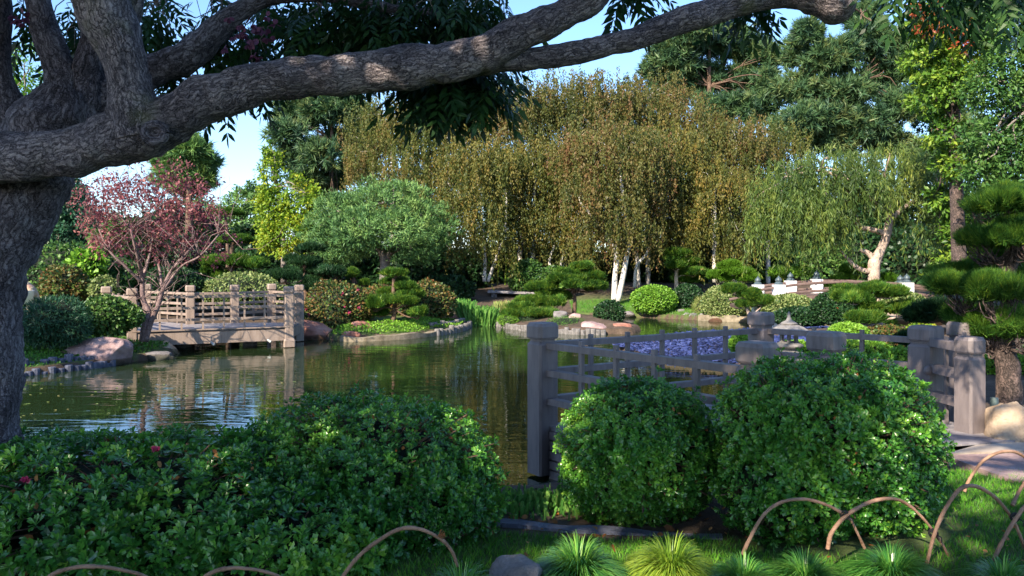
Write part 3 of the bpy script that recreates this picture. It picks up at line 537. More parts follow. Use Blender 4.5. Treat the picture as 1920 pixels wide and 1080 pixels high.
def weeping(g, blobs, Y, n, size, length, tmpl=LEAF, per=16, spread=.05, sway=.12, lump=.25):
    A = [blob_world(b, Y) for b in blobs]; ar = np.array([a[1][0]*a[1][2] for a in A]); ar /= ar.sum()
    for k, (c, R) in enumerate(A):
        m_ = max(3, int(n*ar[k]/per)); P, N = shell(c, R, m_, lump, .5, rng.integers(99), -.45); m_ = len(P); Ls = (blobs[k][6] if len(blobs[k]) > 6 else 1)*length*(.3+.9*rng.random(m_)**1.5)
        t = np.sort(rng.random((m_, per)), 1); Q = P[:, None]+np.zeros((m_, per, 3)); Q[..., 2] -= t*Ls[:, None]
        o = N*sway*Ls[:, None]; Q += o[:, None]*np.sqrt(t)[..., None]; Q = Q.reshape(-1, 3)+rng.normal(size=(m_*per, 3))*spread
        X = nrm(rng.normal(size=Q.shape)*.45-[0, 0, 1]); g.put(*tmpl, Q, X, perp(X), size*(.6+.7*rng.random(len(Q))), np.clip(np.repeat(rng.random(m_), per)*.6+.4*rng.random(len(Q)), 0, 1))
def needle_pad(g, c, R, n, L, up=.9, rim=.5, tw=1):
    u = runit(n*2); u = u[u[:, 2] > -.25][:n]; n = len(u); r = (1-.35*rng.random(n)**2)*(1+.48*(fbm(u, 2.8, int(rng.integers(99)), 3)-.5)*2); P = c+u*r[:, None]*R
    k = 5; Q = np.repeat(P, k, 0)+rng.normal(size=(n*k, 3))*L*.16; N = np.repeat(u, k, 0); X = nrm(N*[rim, rim, .35]+[0, 0, up]+rng.normal(size=N.shape)*.5)
    g.put(np.array([(0, .045*tw, 0), (0, -.045*tw, 0), (1, 0, 0)]), [(0, 1, 2)], Q, X, perp(X), L*(.6+.6*rng.random(n*k)), np.repeat(rng.random(n), k)*.7+.3*rng.random(n*k))
def limbs(g, start, ends, r0, seed=0, sag=.15, twist=.12, sides=6, seg=8, tip=.25):
    for e in ends:
        s_ = start[rng.integers(len(start))] if np.ndim(start) > 1 else start; s_ = np.array(s_, float); e = np.array(e, float); d = e-s_; L_ = np.linalg.norm(d)
        m1 = s_+d*.35+[0, 0, sag*L_]+rng.normal(size=3)*twist*L_; m2 = s_+d*.7+[0, 0, sag*L_*.7]+rng.normal(size=3)*twist*L_
        g.tube([s_, m1, m2, e], [r0, r0*.7, r0*.45, r0*tip], sides, seg)
def trunk_pts(path, Y):                          # rows px, py, radius in px (, depth offset)
    P = []; R = []
    for q in path: dy = q[3] if len(q) > 3 else 0; P.append(W(q[0], q[1], Y+dy)); R.append(q[2]*(Y+dy)/F)
    return P, R
def base_thing(name, label, cat, px, Y, group=None):
    x = (px-960)/F*Y; return thing(name, label, cat, (x, Y, float(gz(x, Y))), group)

def leafy_tree(name, label, Y, trunks, blobs, kind, mat, n, size, bark='bark_dull', group=None, nb=None, cat="tree", tr_=.3, **kw):
    r = base_thing(name, label, cat, trunks[0][0][0], Y, group)
    g = G(); starts = []
    for t in trunks:
        P, R = trunk_pts(t, Y)
        if P[0][2] > r.location.z and t is trunks[0]: P[0] = P[0].copy()
        g.tube(P, R, 8, len(P)*4); k = max(1, len(P)//2); starts += [np.array(q) for q in P[k:]]
    ends = []
    for b in blobs:
        c, R = blob_world(b, Y); m_ = nb if nb is not None else 3
        for _ in range(m_): u = runit(1)[0]; u[2] = abs(u[2])*.6; ends.append(c+u*R*.75)
    for e in ends:
        s_ = min(starts, key=lambda q: np.linalg.norm(q-e)+.5*max(0, q[2]-e[2])); limbs(g, s_, [e], max(.012, np.mean([q[2] for q in trunks[0]])*Y/F*tr_), twist=.08)
    g.build("trunk", M[bark], r, True)
    g = G()
    {'broad': broad, 'pine': pine_far, 'weep': weeping}[kind](g, blobs, Y, n, size, **kw); g.build("crown", M[mat], r)
    return r

def shrub(name, label, px, py0, rx, h, Y, mat, n, size, cat="shrub", tmpl=LEAFR, lump=.10, ry=.9, z=None, group=None, bumps=None, flowers=None, core=.86, inner=.14):
    """dome: px centre, py0 top row, rx half width, h height in px"""
    r = base_thing(name, label, cat, px, Y, group); s = Y/F; zb = r.location.z if z is None else z; zt = W(0, py0, Y)[2]
    if h: zb = min(zb, zt-h*s) if z is None and False else zt-h*s
    rz = (zt-zb)*.56; c0 = np.array([(px-960)*s, Y, zb+rz*.78]); rz = zt-c0[2]; R0 = np.array([rx*s, rx*s*ry, rz])
    lst = [(c0, R0)]
    for b in (bumps or []): lst.append((c0+np.array(b[:3])*R0, R0*b[3]))
    g = G(); tot = sum(R[0]*R[2] for _, R in lst)
    for c, R in lst:
        m_ = int(n*R[0]*R[2]/tot); u = runit(m_*2); u = u[(u[:, 2]*R[2]+c[2]) > zb-.05][:m_]; rr = (1-inner*rng.random(len(u))**1.3)*(1+lump*2*(fbm(u, 3.1, int(rng.integers(99)), 3)-.5)); P = c+u*rr[:, None]*R; N = nrm(u/R)
        X = nrm(N*.8+rng.normal(size=N.shape)*.6); g.put(*tmpl, P, X, facing(X, N+[0, 0, .4]), size*(.6+.7*rng.random(len(P))))
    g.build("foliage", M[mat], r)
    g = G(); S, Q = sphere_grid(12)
    for c, R in lst: g.add(c+S*(1+.2*(fbm(S, 2, 1)-.5))[:, None]*R*core*.93, Q)  # dark closed hull stands in for the shaded inside, beside the stems
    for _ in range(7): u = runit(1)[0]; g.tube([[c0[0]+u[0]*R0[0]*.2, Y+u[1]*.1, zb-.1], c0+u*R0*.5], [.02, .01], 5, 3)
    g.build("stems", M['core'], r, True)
    if flowers:
        fm, fn, fs, sel = flowers; g = G(); u = runit(fn*4); u = u[(u[:, 1] < .3) & (u[:, 2] > -.1)]; q = fbm(u, 2.2, 77, 2); u = u[np.argsort(-q)][:int(fn*1.6)]; u = u[rng.permutation(len(u))[:fn]]
        P = c0+u*R0*1.03; Qp = np.repeat(P, 5, 0)+rng.normal(size=(len(P)*5, 3))*fs*.3; X = nrm(np.repeat(u, 5, 0)+rng.normal(size=Qp.shape)*.8)
        Z = facing(X, np.repeat(u, 5, 0))
        for q in range(len(P)): g = G(); k5 = slice(5*q, 5*q+5); g.put(*LEAFR, P[q]+(Qp[k5]-P[q])*.5, X[k5], Z[k5], fs*.8); g.build("flower", M[fm], r)
    return r

def cloud_pine(name, label, Y, trunk, pads, mat, per, L, bark='bark_pine', up=.9, group=None, twigs=7, cat="pine", tw=2.0, tr=.018, jd=.8):
    r = base_thing(name, label, cat, trunk[0][0], Y, group); g = G(); P, R = trunk_pts(trunk, Y); P[0][2] = min(P[0][2], r.location.z-.1); g.tube(P, R, 9, len(P)*5, rough=.01)
    for b in pads:
        c, Rr = blob_world(b, Y); s_ = min(P[1:] if len(P) > 2 else P, key=lambda q: np.linalg.norm(q-c)+.6*max(0, q[2]-c[2])); jn = c-[0, 0, Rr[2]*jd]
        g.tube([s_, s_*.5+jn*.5+rng.normal(size=3)*.08*np.linalg.norm(jn-s_)+[0, 0, -.02], jn], [tr*1.7, tr*1.4, tr], 6, 8)
        for _ in range(twigs):
            a = rng.random()*6.28; q = .35+.55*rng.random(); e = c+np.array([math.cos(a)*Rr[0]*q, math.sin(a)*Rr[1]*q, -Rr[2]*.15]); limbs(g, jn, [e], tr*.8, sag=-.12, twist=.12, sides=5, seg=6)
    g.build("trunk", M[bark], r, True)
    for b in pads:
        g = G(); c, Rr = blob_world(b, Y)
        for c, Rr in [(c, Rr*[.85, .85, .8])]+[(c+np.array([math.cos(a)*Rr[0]*q, math.sin(a)*Rr[1]*q, Rr[2]*rng.uniform(-.3, .4)]), Rr*[s_, s_, .5+.2*rng.random()]) for a, q, s_ in zip(rng.random(5)*6.28, rng.uniform(.45, .78, 5), rng.uniform(.28, .5, 5))]: needle_pad(g, c, Rr, int(.75*per*max(.25, min(2.5, (Rr[0]*Rr[2])**.5*2.5 if Y > 15 else 1*(b[2]/70)))), L, up, tw=tw); g.build("needle_pad", M[mat], r)
    return r

# ------------------------------------------------------------------ near clipped shrubs (rosettes of glossy leaves)
def rosettes(g, P, N, size, k=8):
    n = len(P); ax = jit(N, .35); a0 = rng.random(n)*6.28; U = perp(ax); Vv = np.cross(ax, U)
    for i in range(k):
        a = a0+i*2.4+rng.normal(size=n)*.25; el = .25+.75*(i/k)+rng.normal(size=n)*.15; rad = U*np.cos(a)[:, None]+Vv*np.sin(a)[:, None]
        X = nrm(rad*np.cos(el)[:, None]+ax*np.sin(el)[:, None]); Z = nrm(ax-X*np.sum(ax*X, 1, keepdims=True)+rng.normal(size=X.shape)*.12)
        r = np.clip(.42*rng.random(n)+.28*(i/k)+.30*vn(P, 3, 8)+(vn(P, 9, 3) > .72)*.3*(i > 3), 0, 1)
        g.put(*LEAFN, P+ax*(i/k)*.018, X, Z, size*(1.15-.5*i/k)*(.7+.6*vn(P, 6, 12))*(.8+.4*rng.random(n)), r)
def near_shrub(label, blobs, mat, n, size, name="clipped_shrub", z0=.5, extra=None):
    c0 = np.array(blobs[0][0]); r = thing(name, label, "shrub", (c0[0], c0[1], z0-.05)); g = G(); tw = G(); co = G(); S, Q = sphere_grid(14)
    ar = np.array([b[1][0]*b[1][2]+b[1][1]*b[1][2] for b in blobs]); ar = ar/ar.sum()
    for k, (c, R) in enumerate(blobs):
        c = np.array(c, float); R = np.array(R, float)
        for lay, (f0, fr) in enumerate(((1.0, .62), (.88, .38))):
            u = runit(int(n*ar[k]*fr*2)); P = c+u*(f0*(1+.15*(fbm(u*R, 3.2, 5+k, 3)-.5)*2+.16*(vn(u*R, 9, 31+k)-.5)+.045*rng.normal(size=len(u))+(rng.random(len(u)) < .03)*rng.uniform(.04, .13, len(u))))[:, None]*R; kp = P[:, 2] > z0-.02
            for j, (c2, R2) in enumerate(blobs):
                if j != k: kp &= np.linalg.norm((P-np.array(c2))/np.array(R2), axis=1) > .86*f0
            P, u = P[kp], u[kp]; rosettes(g, P, nrm(u/R+[0, 0, .25]), size)
            if lay == 0:
                m_ = len(P)//3; st = c+(P[:m_]-c)*.6; 
                for a_, b2 in zip(st, P[:m_]): tw.bar(a_, b2, .006, .006)
        co.add(c+S*(1+.25*(fbm(S, 2, k)-.5))[:, None]*R*.74, Q)  # dark closed hull added behind the leaves to block light
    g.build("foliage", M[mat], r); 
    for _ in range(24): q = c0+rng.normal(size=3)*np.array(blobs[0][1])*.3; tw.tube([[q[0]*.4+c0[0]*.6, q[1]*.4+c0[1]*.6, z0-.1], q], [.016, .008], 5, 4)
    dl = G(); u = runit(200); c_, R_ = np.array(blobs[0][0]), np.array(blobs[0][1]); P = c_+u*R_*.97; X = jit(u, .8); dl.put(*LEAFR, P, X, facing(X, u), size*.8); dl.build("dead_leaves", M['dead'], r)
    tw.build("twigs", M['twig'], r); co.build("inner_shade_hull", M['core'], r, True)
    return r
# ------------------------------------------------------------------ foreground shrubs
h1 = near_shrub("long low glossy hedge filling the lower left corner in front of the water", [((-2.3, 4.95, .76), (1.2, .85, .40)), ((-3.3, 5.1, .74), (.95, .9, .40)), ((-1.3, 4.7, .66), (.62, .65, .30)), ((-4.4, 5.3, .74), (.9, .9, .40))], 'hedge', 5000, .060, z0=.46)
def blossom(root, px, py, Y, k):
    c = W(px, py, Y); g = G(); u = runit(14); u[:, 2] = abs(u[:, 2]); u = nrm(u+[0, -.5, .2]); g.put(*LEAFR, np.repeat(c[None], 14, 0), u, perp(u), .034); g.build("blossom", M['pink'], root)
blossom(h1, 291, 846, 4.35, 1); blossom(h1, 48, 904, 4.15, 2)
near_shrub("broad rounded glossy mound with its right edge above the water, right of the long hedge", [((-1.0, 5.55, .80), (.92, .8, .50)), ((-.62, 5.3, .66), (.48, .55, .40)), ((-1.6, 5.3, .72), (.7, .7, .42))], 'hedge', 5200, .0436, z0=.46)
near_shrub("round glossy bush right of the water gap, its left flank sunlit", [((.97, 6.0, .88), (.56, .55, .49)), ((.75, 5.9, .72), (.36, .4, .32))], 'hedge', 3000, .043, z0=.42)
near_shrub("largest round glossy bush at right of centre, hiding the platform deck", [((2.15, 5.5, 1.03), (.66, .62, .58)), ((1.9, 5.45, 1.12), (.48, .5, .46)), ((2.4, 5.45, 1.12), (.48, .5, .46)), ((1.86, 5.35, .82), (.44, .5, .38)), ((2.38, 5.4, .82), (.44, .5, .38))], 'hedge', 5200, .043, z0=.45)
# fern fronds and dead flower head at the hedge's left end
r = thing("fern", "drooping fern fronds with a brown dead frond at the foot of the big trunk", "fern", (-3.1, 5.3, .95)); g = G(); gd = G()
for k in range(16):
    a = rng.uniform(-2.8, .4) if k < 13 else rng.uniform(-.6, .2); L_ = .32+.12*rng.random(); c = np.array([-3.15+rng.normal()*.05, 5.2, 1.08]); d = np.array([math.cos(a), math.sin(a), 0]); gg_ = g if k < 13 else gd
    for t in np.linspace(.08, 1, 22):
        q = c+d*L_*t+[0, 0, .22*t-.34*t*t]; w = .085*math.sin(math.pi*min(1, t*.85+.12)); s_ = np.array([-d[1], d[0], 0])
        X = nrm(np.array([s_+d*.45+[0, 0, -.25], -s_+d*.45+[0, 0, -.25]])); gg_.put(*SLIM, np.array([q, q]), X, np.tile([[0, 0, 1.]], (2, 1)), w+.01)
g.build("fronds", M['mid'], r); gd.build("dead_frond", M['dead'], r)
# grass tufts
def tuft(px, py, Y, w, n, mat, label, L=.34, name="grass_tuft"):
    x = (px-960)/F*Y; c = np.array([x, Y, float(gz(x, Y))]); r = thing(name, label, "ornamental grass", c, "mounded grass tufts along the hoop edging"); g = G()
    a = rng.random(n)*6.283; out = .25+.75*rng.random(n)**.8; d = np.c_[np.cos(a), np.sin(a), 0*a]; q = c+d*(out*.07)[:, None]; le = L*(.7+.5*rng.random(n)); ww = .0028*(.7+.6*rng.random(n)); s_ = np.c_[-d[:, 1], d[:, 0], 0*a]
    V = []; K = 5
    for k in range(K+1):
        t = k/K; p_ = q+d*(w*1.15*out*t*(.7+.6*t))[:, None]+np.c_[0*a, 0*a, le*(t*(1.35-.3*out)-t*t*(.35+.75*out))]; e = (ww*(1-t**2)+.0006)[:, None]*s_; V += [p_-e, p_+e]
    V = np.stack(V, 1).reshape(-1, 3); k2 = 2*(K+1); Q = np.array([(2*k, 2*k+1, 2*k+3, 2*k+2) for k in range(K)]); Fc = (Q[None]+(np.arange(n)*k2)[:, None, None]).reshape(-1, 4)
    g.add(V, Fc, np.repeat(np.clip(rng.random(n)*.8+.1, 0, 1), k2)); g.build("blades", M[mat], r); return r
tuft(865, 1090, 3.85, .17, 420, 'tuft', "bright green grass tuft left of the pale rock at the bottom edge", .30)
tuft(1085, 1045, 4.25, .22, 1500, 'tuft', "dark round grass tuft right of the pale rock", .30)
tuft(1258, 1050, 4.3, .22, 1500, 'tuft_yellow', "yellow-green sunlit grass tuft, brightest of the tufts", .30)
tuft(1395, 1068, 4.15, .17, 900, 'tuft', "small low grass tuft under the left foot of the first tied hoop", .22)
tuft(1510, 1072, 4.15, .18, 1000, 'tuft', "low grass tuft between the first and second tied hoops", .23)
tuft(1672, 1068, 4.15, .20, 1400, 'tuft', "dense dark grass tuft left of the third tied hoop's feet", .26)
tuft(1880, 1085, 4.05, .15, 300, 'tuft', "thin grass tuft in the bottom right corner", .2)
# lawn blades
n = 120000; x = rng.uniform(-.9, 5.2, n); y = rng.uniform(3.3, 7.3, n); sd = land(x, y); zn = zone(x, y, sd); k = (rng.random(n) < zn*(.45+.9*vn(np.c_[x, y, 0*x], 2.5, 41))) & (abs(x) < .75*y+.3); 
for bx, by, br in ((.97, 5.95, .62), (2.17, 5.45, .82), (-1.05, 5.5, .9)): k &= (np.hypot(x-bx, y-by) > br*(.85+.3*rng.random(n)))
x, y = x[k], y[k]; P = np.c_[x, y, gz(x, y)-.005]; X = nrm(np.c_[rng.normal(size=(len(x), 2))*.45, np.ones(len(x))]); g = G(); g.put(np.array([(0, .055, 0), (0, -.055, 0), (1, 0, 0)]), [(0, 1, 2)], P, X, perp(X), .045*(.5+rng.random(len(x))), rng.random(len(x)))
tag(g.build("lawn_grass", M['blade']), "short green lawn between the hoop edging and the round bushes", "grass", kind="stuff")
n = 26000; x = rng.uniform(2.6, 11, n); y = rng.uniform(31.2, 37, n); k = zone(x, y, land(x, y)) > .5; x, y = x[k], y[k]; P = np.c_[x, y, gz(x, y)]; X = nrm(np.c_[rng.normal(size=(len(x), 2))*.5, np.ones(len(x))]); g = G(); g.put(*THIN, P, X, perp(X), .12, rng.random(len(x))); tag(g.build("lawn_grass", M['blade']), "sloping far lawn around the white birch trunks", "grass", kind="stuff")
# marginal iris blades with fallen leaves by the water
g = G(); n = 1500; x = rng.uniform(-.45, 1.15, n); y = 6.15+.35*x+rng.normal(size=n)*.22; P = np.c_[x, y, gz(x, y)-.02]; X = nrm(np.c_[rng.normal(size=(n, 2))*.25, np.ones(n)]); g.put(np.array([(0, .06, 0), (0, -.06, 0), (.6, -.05, .02), (1, 0, 0), (.6, .05, .02)]), [(0, 1, 2, 4), (4, 2, 3, 3)], P, X, perp(X), .10+.13*rng.random(n), rng.random(n))
tag(g.build("bank_grass", M['reed']), "short pale iris blades along the near water edge", "grass", kind="stuff")
g = G(); n = 420; x = rng.uniform(-.6, 1.9, n); y = rng.normal(size=n)*.45+6.2+.1*x; P = np.c_[x, y, gz(x, y)+.02]; X = nrm(np.c_[rng.normal(size=(n, 2)), rng.normal(size=n)*.3]); g.put(*LEAFR, P, X, facing(X, np.tile([[0, 0, 1.]], (n, 1))), .03+.07*rng.random(n)**2, rng.random(n)); x = rng.uniform(-.5, 4.5, 90); y = rng.uniform(4.0, 5.4, 90); P = np.c_[x, y, gz(x, y)+.035]; X = nrm(rng.normal(size=(90, 3))*[1, 1, .3]); g.put(*LEAFR, P, X, facing(X, np.tile([[0, 0, 1.]], (90, 1))), .02+.03*rng.random(90), rng.random(90)); tag(g.build("fallen_leaves", M['dead']), "brown fallen leaves on the near bank below the round bush", "leaves", kind="stuff")
g = G(); n = 170; x = rng.uniform(-11, -3, n); y = 10+5.5*rng.random(n); P = np.c_[x, y, np.full(n, .006)]; X = nrm(np.c_[rng.normal(size=(n, 2)), np.zeros(n)]); g.put(*LEAFR, P, X, np.tile([[0, 0, 1.]], (n, 1)), .03+.05*rng.random(n), rng.random(n)); tag(g.build("floating_leaves", M['reed_dry']), "pale leaves floating on the left part of the pond", "leaves", kind="stuff")
# ------------------------------------------------------------------ bamboo hoops
M['cane'] = solid("weathered_cane", (.16, .085, .05), (.40, .24, .16), 11, .5, .4, 60); M['twine'] = solid("black_twine", (.01, .01, .012), (.03, .03, .03), 20, .8, .3)
def hoop(path, r, label, Y0=None, ties=(), torn=None):
    r = r*.86
    P = [W(a, b, y) for a, b, y in path]; c = P[0]; root = thing("cane_hoop", label, "edging hoop", c, "bent cane hoops along the lawn edge"); g = G(); k = len(P); D_ = spline(np.c_[P, np.linspace(r, r*.72, k)], 90); L_ = np.r_[0, np.cumsum(np.linalg.norm(np.diff(D_[:, :3], axis=0), axis=1))]; ph = (L_+rng.random()*.1) % .125; D_[:, 3] *= 1+.16*np.exp(-((ph-.06)/.006)**2)-.10*np.exp(-((ph-.072)/.006)**2); g.tube(D_[:, :3], D_[:, 3], 10, 90, rough=.004, seed=int(rng.integers(50))); g.build("cane", M['cane'], root, True)
    for (a, b, y) in ties:
        g = G(); q = W(a, b, y)
        for _ in range(5): u = runit(1)[0]; v = nrm(np.cross(u, [.2, 1, .1])); t = np.linspace(0, 6.283, 9); g.tube(q+.024*(np.outer(np.cos(t), u)+np.outer(np.sin(t), v)), .0045, 5, 16)
        e = q+[.04, -.01, -.05]; g.tube([q, e+[0, 0, .03], e], .003, 4, 5); g.build("twine_tie", M['twine'], root)
    if torn:
        g = G(); q = W(*torn)
        for _ in range(16): d = nrm(rng.normal(size=3)+[1.2, 0, .3]); g.bar(q, q+d*.035, .004, .003)
        g.build("frayed_end", M['dead'], root)
    return root
hoop([(640, 1085, 3.9), (668, 1048, 3.9), (705, 1017, 3.92), (750, 992, 3.95), (790, 993, 3.97), (828, 1012, 4.0), (848, 1035, 4.02), (858, 1062, 4.05)], .0125, "arched cane hoop with a frayed break, left of the pale rock", torn=(822, 1005, 3.97))
hoop([(1392, 1040, 4.35), (1405, 1012, 4.35), (1430, 968, 4.36), (1462, 943, 4.38), (1505, 936, 4.4), (1548, 946, 4.42), (1590, 970, 4.45), (1606, 996, 4.47), (1622, 1030, 4.5)], .0125, "first tied cane hoop over the lawn right of the sunlit tuft", ties=[(1584, 966, 4.43)])
hoop([(1552, 1030, 4.38), (1560, 998, 4.38), (1588, 966, 4.42), (1630, 942, 4.45), (1672, 935, 4.48), (1705, 948, 4.5), (1742, 985, 4.53), (1772, 1030, 4.56), (1795, 1085, 4.58)], .013, "second tied cane hoop, crossing the first and the third", ties=[(1750, 1000, 4.5)])
hoop([(1738, 1058, 4.45), (1752, 1002, 4.47), (1775, 950, 4.5), (1802, 916, 4.53), (1830, 912, 4.56), (1865, 932, 4.58), (1895, 968, 4.6), (1915, 1010, 4.62), (1930, 1060, 4.65)], .0135, "third tied cane hoop, taller and steeper, near the lower right corner", ties=[(1903, 970, 4.57)])
hoop([(1862, 1052, 4.45), (1885, 1005, 4.5), (1915, 958, 4.55), (1945, 925, 4.6), (1985, 915, 4.65), (2030, 960, 4.7), (2050, 1040, 4.7)], .014, "thick cane hoop cut off by the right frame edge, low down")
hoop([(1808, 922, 5.5), (1820, 895, 5.5), (1845, 863, 5.52), (1880, 847, 5.55), (1912, 851, 5.6), (1940, 880, 5.62), (1960, 930, 5.65)], .0145, "brown cane hoop farther back, in front of the flagstones")
hoop([(1898, 948, 5.35), (1915, 915, 5.4), (1950, 870, 5.45), (1990, 860, 5.5), (2030, 920, 5.5)], .013, "short visible stub of a cane hoop at the right frame edge beside the flagstones")
hoop([(60, 1110, 3.2), (95, 1080, 3.2), (130, 1066, 3.22), (175, 1062, 3.25), (225, 1068, 3.3), (275, 1082, 3.35), (310, 1112, 3.4)], .0105, "low cane hoop top at the bottom left edge")
hoop([(355, 1110, 3.3), (390, 1078, 3.3), (425, 1066, 3.32), (470, 1067, 3.35), (520, 1080, 3.4), (560, 1112, 3.4)], .0105, "low cane hoop top at the bottom edge, second from the left corner")
# ------------------------------------------------------------------ the big leaning tree
r = thing("spreading_tree", "large grey-barked leaning tree at the left whose long limbs cross the top of the view", "tree", (-3.3, 5.2, .5))
g = G(); TY = 5.2
P, R = trunk_pts([(-30, 1000, 60), (-22, 880, 54), (-20, 780, 51), (-17, 680, 50), (-12, 600, 48), (-2, 520, 48), (20, 440, 57), (46, 370, 66), (68, 300, 68), (90, 240, 66), (110, 200, 56), (122, 165, 34)], TY); g.tube(P, R, 44, 170, rough=.02, seed=3)
for pth, dy in (([(60, 270, 56), (20, 215, 38), (0, 160, 26), (-8, 90, 24), (-5, 10, 24), (-10, -90, 24)], .05), ([(128, 225, 46), (118, 150, 33), (97, 90, 26), (76, 20, 23), (58, -90, 20)], .05), ([(150, 225, 46), (163, 150, 32), (172, 95, 26), (182, 40, 20), (190, -40, 17)], .1), ([(180, 210, 60), (230, 165, 44), (290, 130, 31), (345, 108, 28), (385, 78, 25), (425, 38, 21), (470, 10, 17), (530, -6, 14), (620, -8, 12), (690, 6, 12), (745, 18, 9), (810, 22, 6)], .25)):
    P, R = trunk_pts(pth, TY+dy); g.tube(P, R, 30, 90, rough=.012, seed=4)
g.build("trunk", M['bark_trunk'], r, True)
g = G()
P, R = trunk_pts([(-140, 305, 52), (-60, 300, 52), (60, 294, 48), (150, 280, 47), (225, 254, 52), (285, 236, 52), (340, 212, 46), (400, 182, 43), (500, 151, 38), (620, 143, 36), (700, 134, 40), (780, 126, 40), (850, 115, 38), (910, 98, 36), (960, 72, 34), (1010, 48, 32), (1060, 26, 28), (1110, -4, 27), (1150, -60, 24), (1230, -220, 20, .3), (1380, -420, 14, .6), (1500, -600, 6, .9)], 4.8); g.tube(P, R, 40, 360, rough=.014, seed=6)
P, R = trunk_pts([(800, 125, 22, .15), (880, 118, 28, .12), (940, 112, 24, .1), (1020, 109, 21, .12), (1100, 95, 21, .15), (1180, 74, 22, .18), (1260, 46, 24, .2), (1340, 20, 24, .2), (1420, -2, 22, .2), (1490, -10, 24, .2), (1535, -4, 34, .2), (1568, 4, 36, .2), (1590, -40, 26, .2), (1615, -130, 23, .2), (1700, -300, 16, .5), (1850, -450, 7, .9)], 4.8); g.tube(P, R, 30, 200, rough=.012, seed=7)
P, R = trunk_pts([(262, 262, 46), (252, 215, 48), (242, 160, 40), (226, 100, 41), (208, 50, 45), (190, 0, 48), (172, -70, 46)], 4.78); g.tube(P, R, 40, 120, rough=.013, seed=8)
P, R = trunk_pts([(225, 70, 20), (245, 40, 16), (256, 5, 14), (262, -50, 12)], 4.9); g.tube(P, R, 16, 40, rough=.006)
g.build("limb", M['bark_big'], r, True)
g = G(); kc = W(292, 250, 4.62); t = np.linspace(0, 6.283, 17); g.tube(kc+np.c_[.062*np.cos(t), -.01+0*t, .05*np.sin(t)], .024, 10, 60, rough=.006, cap=False); g.tube(kc+np.c_[.03*np.cos(t), .005+0*t, .022*np.sin(t)], .02, 8, 40, rough=.005, cap=False); g.build("knot", M['bark_trunk'], r, True)
# hanging compound leaves
def fronds(g, P, D, L, nl=6, w=.42):
    n = len(P); D = nrm(D); S = nrm(np.cross(D, np.tile([[0, 0, 1.]], (n, 1))+rng.normal(size=(n, 3))*.3)); Up = np.cross(S, D); rr = rng.random(n)
    for k in range(nl):
        t = (k+.8)/nl; Q = P+D*(L*t)[:, None]-np.c_[0*L, 0*L, L*.35*t*t]
        for sg in (-1, 1):
            X = nrm(S*sg*.85+D*.55+[0, 0, -.45]+rng.normal(size=(n, 3))*.12); g.put(*SLEAF, Q, X, nrm(Up+rng.normal(size=(n, 3))*.2), L*w*(1-.35*abs(t-.5)), np.clip(rr*.7+.3*rng.random(n), 0, 1))
    X = nrm(D+[0, 0, -.5]); g.put(*SLEAF, P+D*L[:, None]-np.c_[0*L, 0*L, L*.35], X, perp(X), L*w, rr)
SLEAF = (np.array([(0, 0, 0), (.35, .15, .03), (.7, .11, .02), (1, 0, -.03), (.7, -.11, .02), (.35, -.15, .03)]), [(0, 5, 4, 3, 2, 1)])
g = G(); tg = G()
for (cx, cy, rx, ry, y0, y1, n) in [(150, 80, 60, 75, 5.6, 6.4, 45), (110, 200, 70, 30, 5.7, 6.3, 22), (290, 60, 45, 90, 5.5, 6.3, 40), (355, 150, 90, 35, 5.5, 6.2, 40), (420, 60, 90, 75, 5.5, 6.6, 85), (480, 110, 60, 55, 5.3, 6.0, 35), (620, 50, 95, 70, 5.3, 6.3, 120), (760, 30, 110, 75, 5.2, 6.3, 190), (880, 20, 90, 60, 5.2, 6.2, 110), (700, 80, 130, 40, 5.3, 6., 70), (850, 150, 75, 40, 5.0, 5.5, 110), (905, 135, 50, 45, 5.0, 5.5, 50), (800, 150, 45, 30, 5., 5.5, 30), (1180, -15, 40, 22, 5.0, 5.5, 14), (1410, 5, 50, 25, 5.1, 5.6, 26), (1700, -25, 60, 22, 4.8, 5.3, 16), (1830, -25, 110, 26, 4.8, 5.3, 34), (60, 40, 60, 40, 5.7, 6.2, 14), (560, 20, 90, 35, 5.3, 6., 40)]:
    u = runit(n)*rng.random((n, 1))**.4; Yv = rng.uniform(y0, y1, n); P = np.array([W(cx+a*rx, cy-8-b*ry, y) for a, b, y in zip(u[:, 0], u[:, 2], Yv)])
    D = nrm(np.c_[rng.normal(size=n), rng.normal(size=n)*.6, -.55-.5*rng.random(n)]); fronds(g, P, D, .17+.12*rng.random(n)); c = W(cx, cy-30, (y0+y1)/2)
    tg = G()
    for q in P[::5]: limbs(tg, c+[0, 0, .1], [q], .008, sag=.1, sides=4, seg=5)
    tg.build("twig_spray", M['bark_dull'], r)
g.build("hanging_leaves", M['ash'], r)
for _ in range(34):
    g = G(); P = W(rng.normal(478, 28) if _ < 26 else rng.normal(32, 10), rng.normal(60, 24) if _ < 26 else rng.normal(30, 14), rng.uniform(5.0, 5.3)); X = nrm(rng.normal(size=(5, 3))-[0, 0, .6]); g.put(*LEAFR, np.repeat(P[None], 5, 0), X, perp(X), .04); g.build("seed_pod", M['pod'], r)


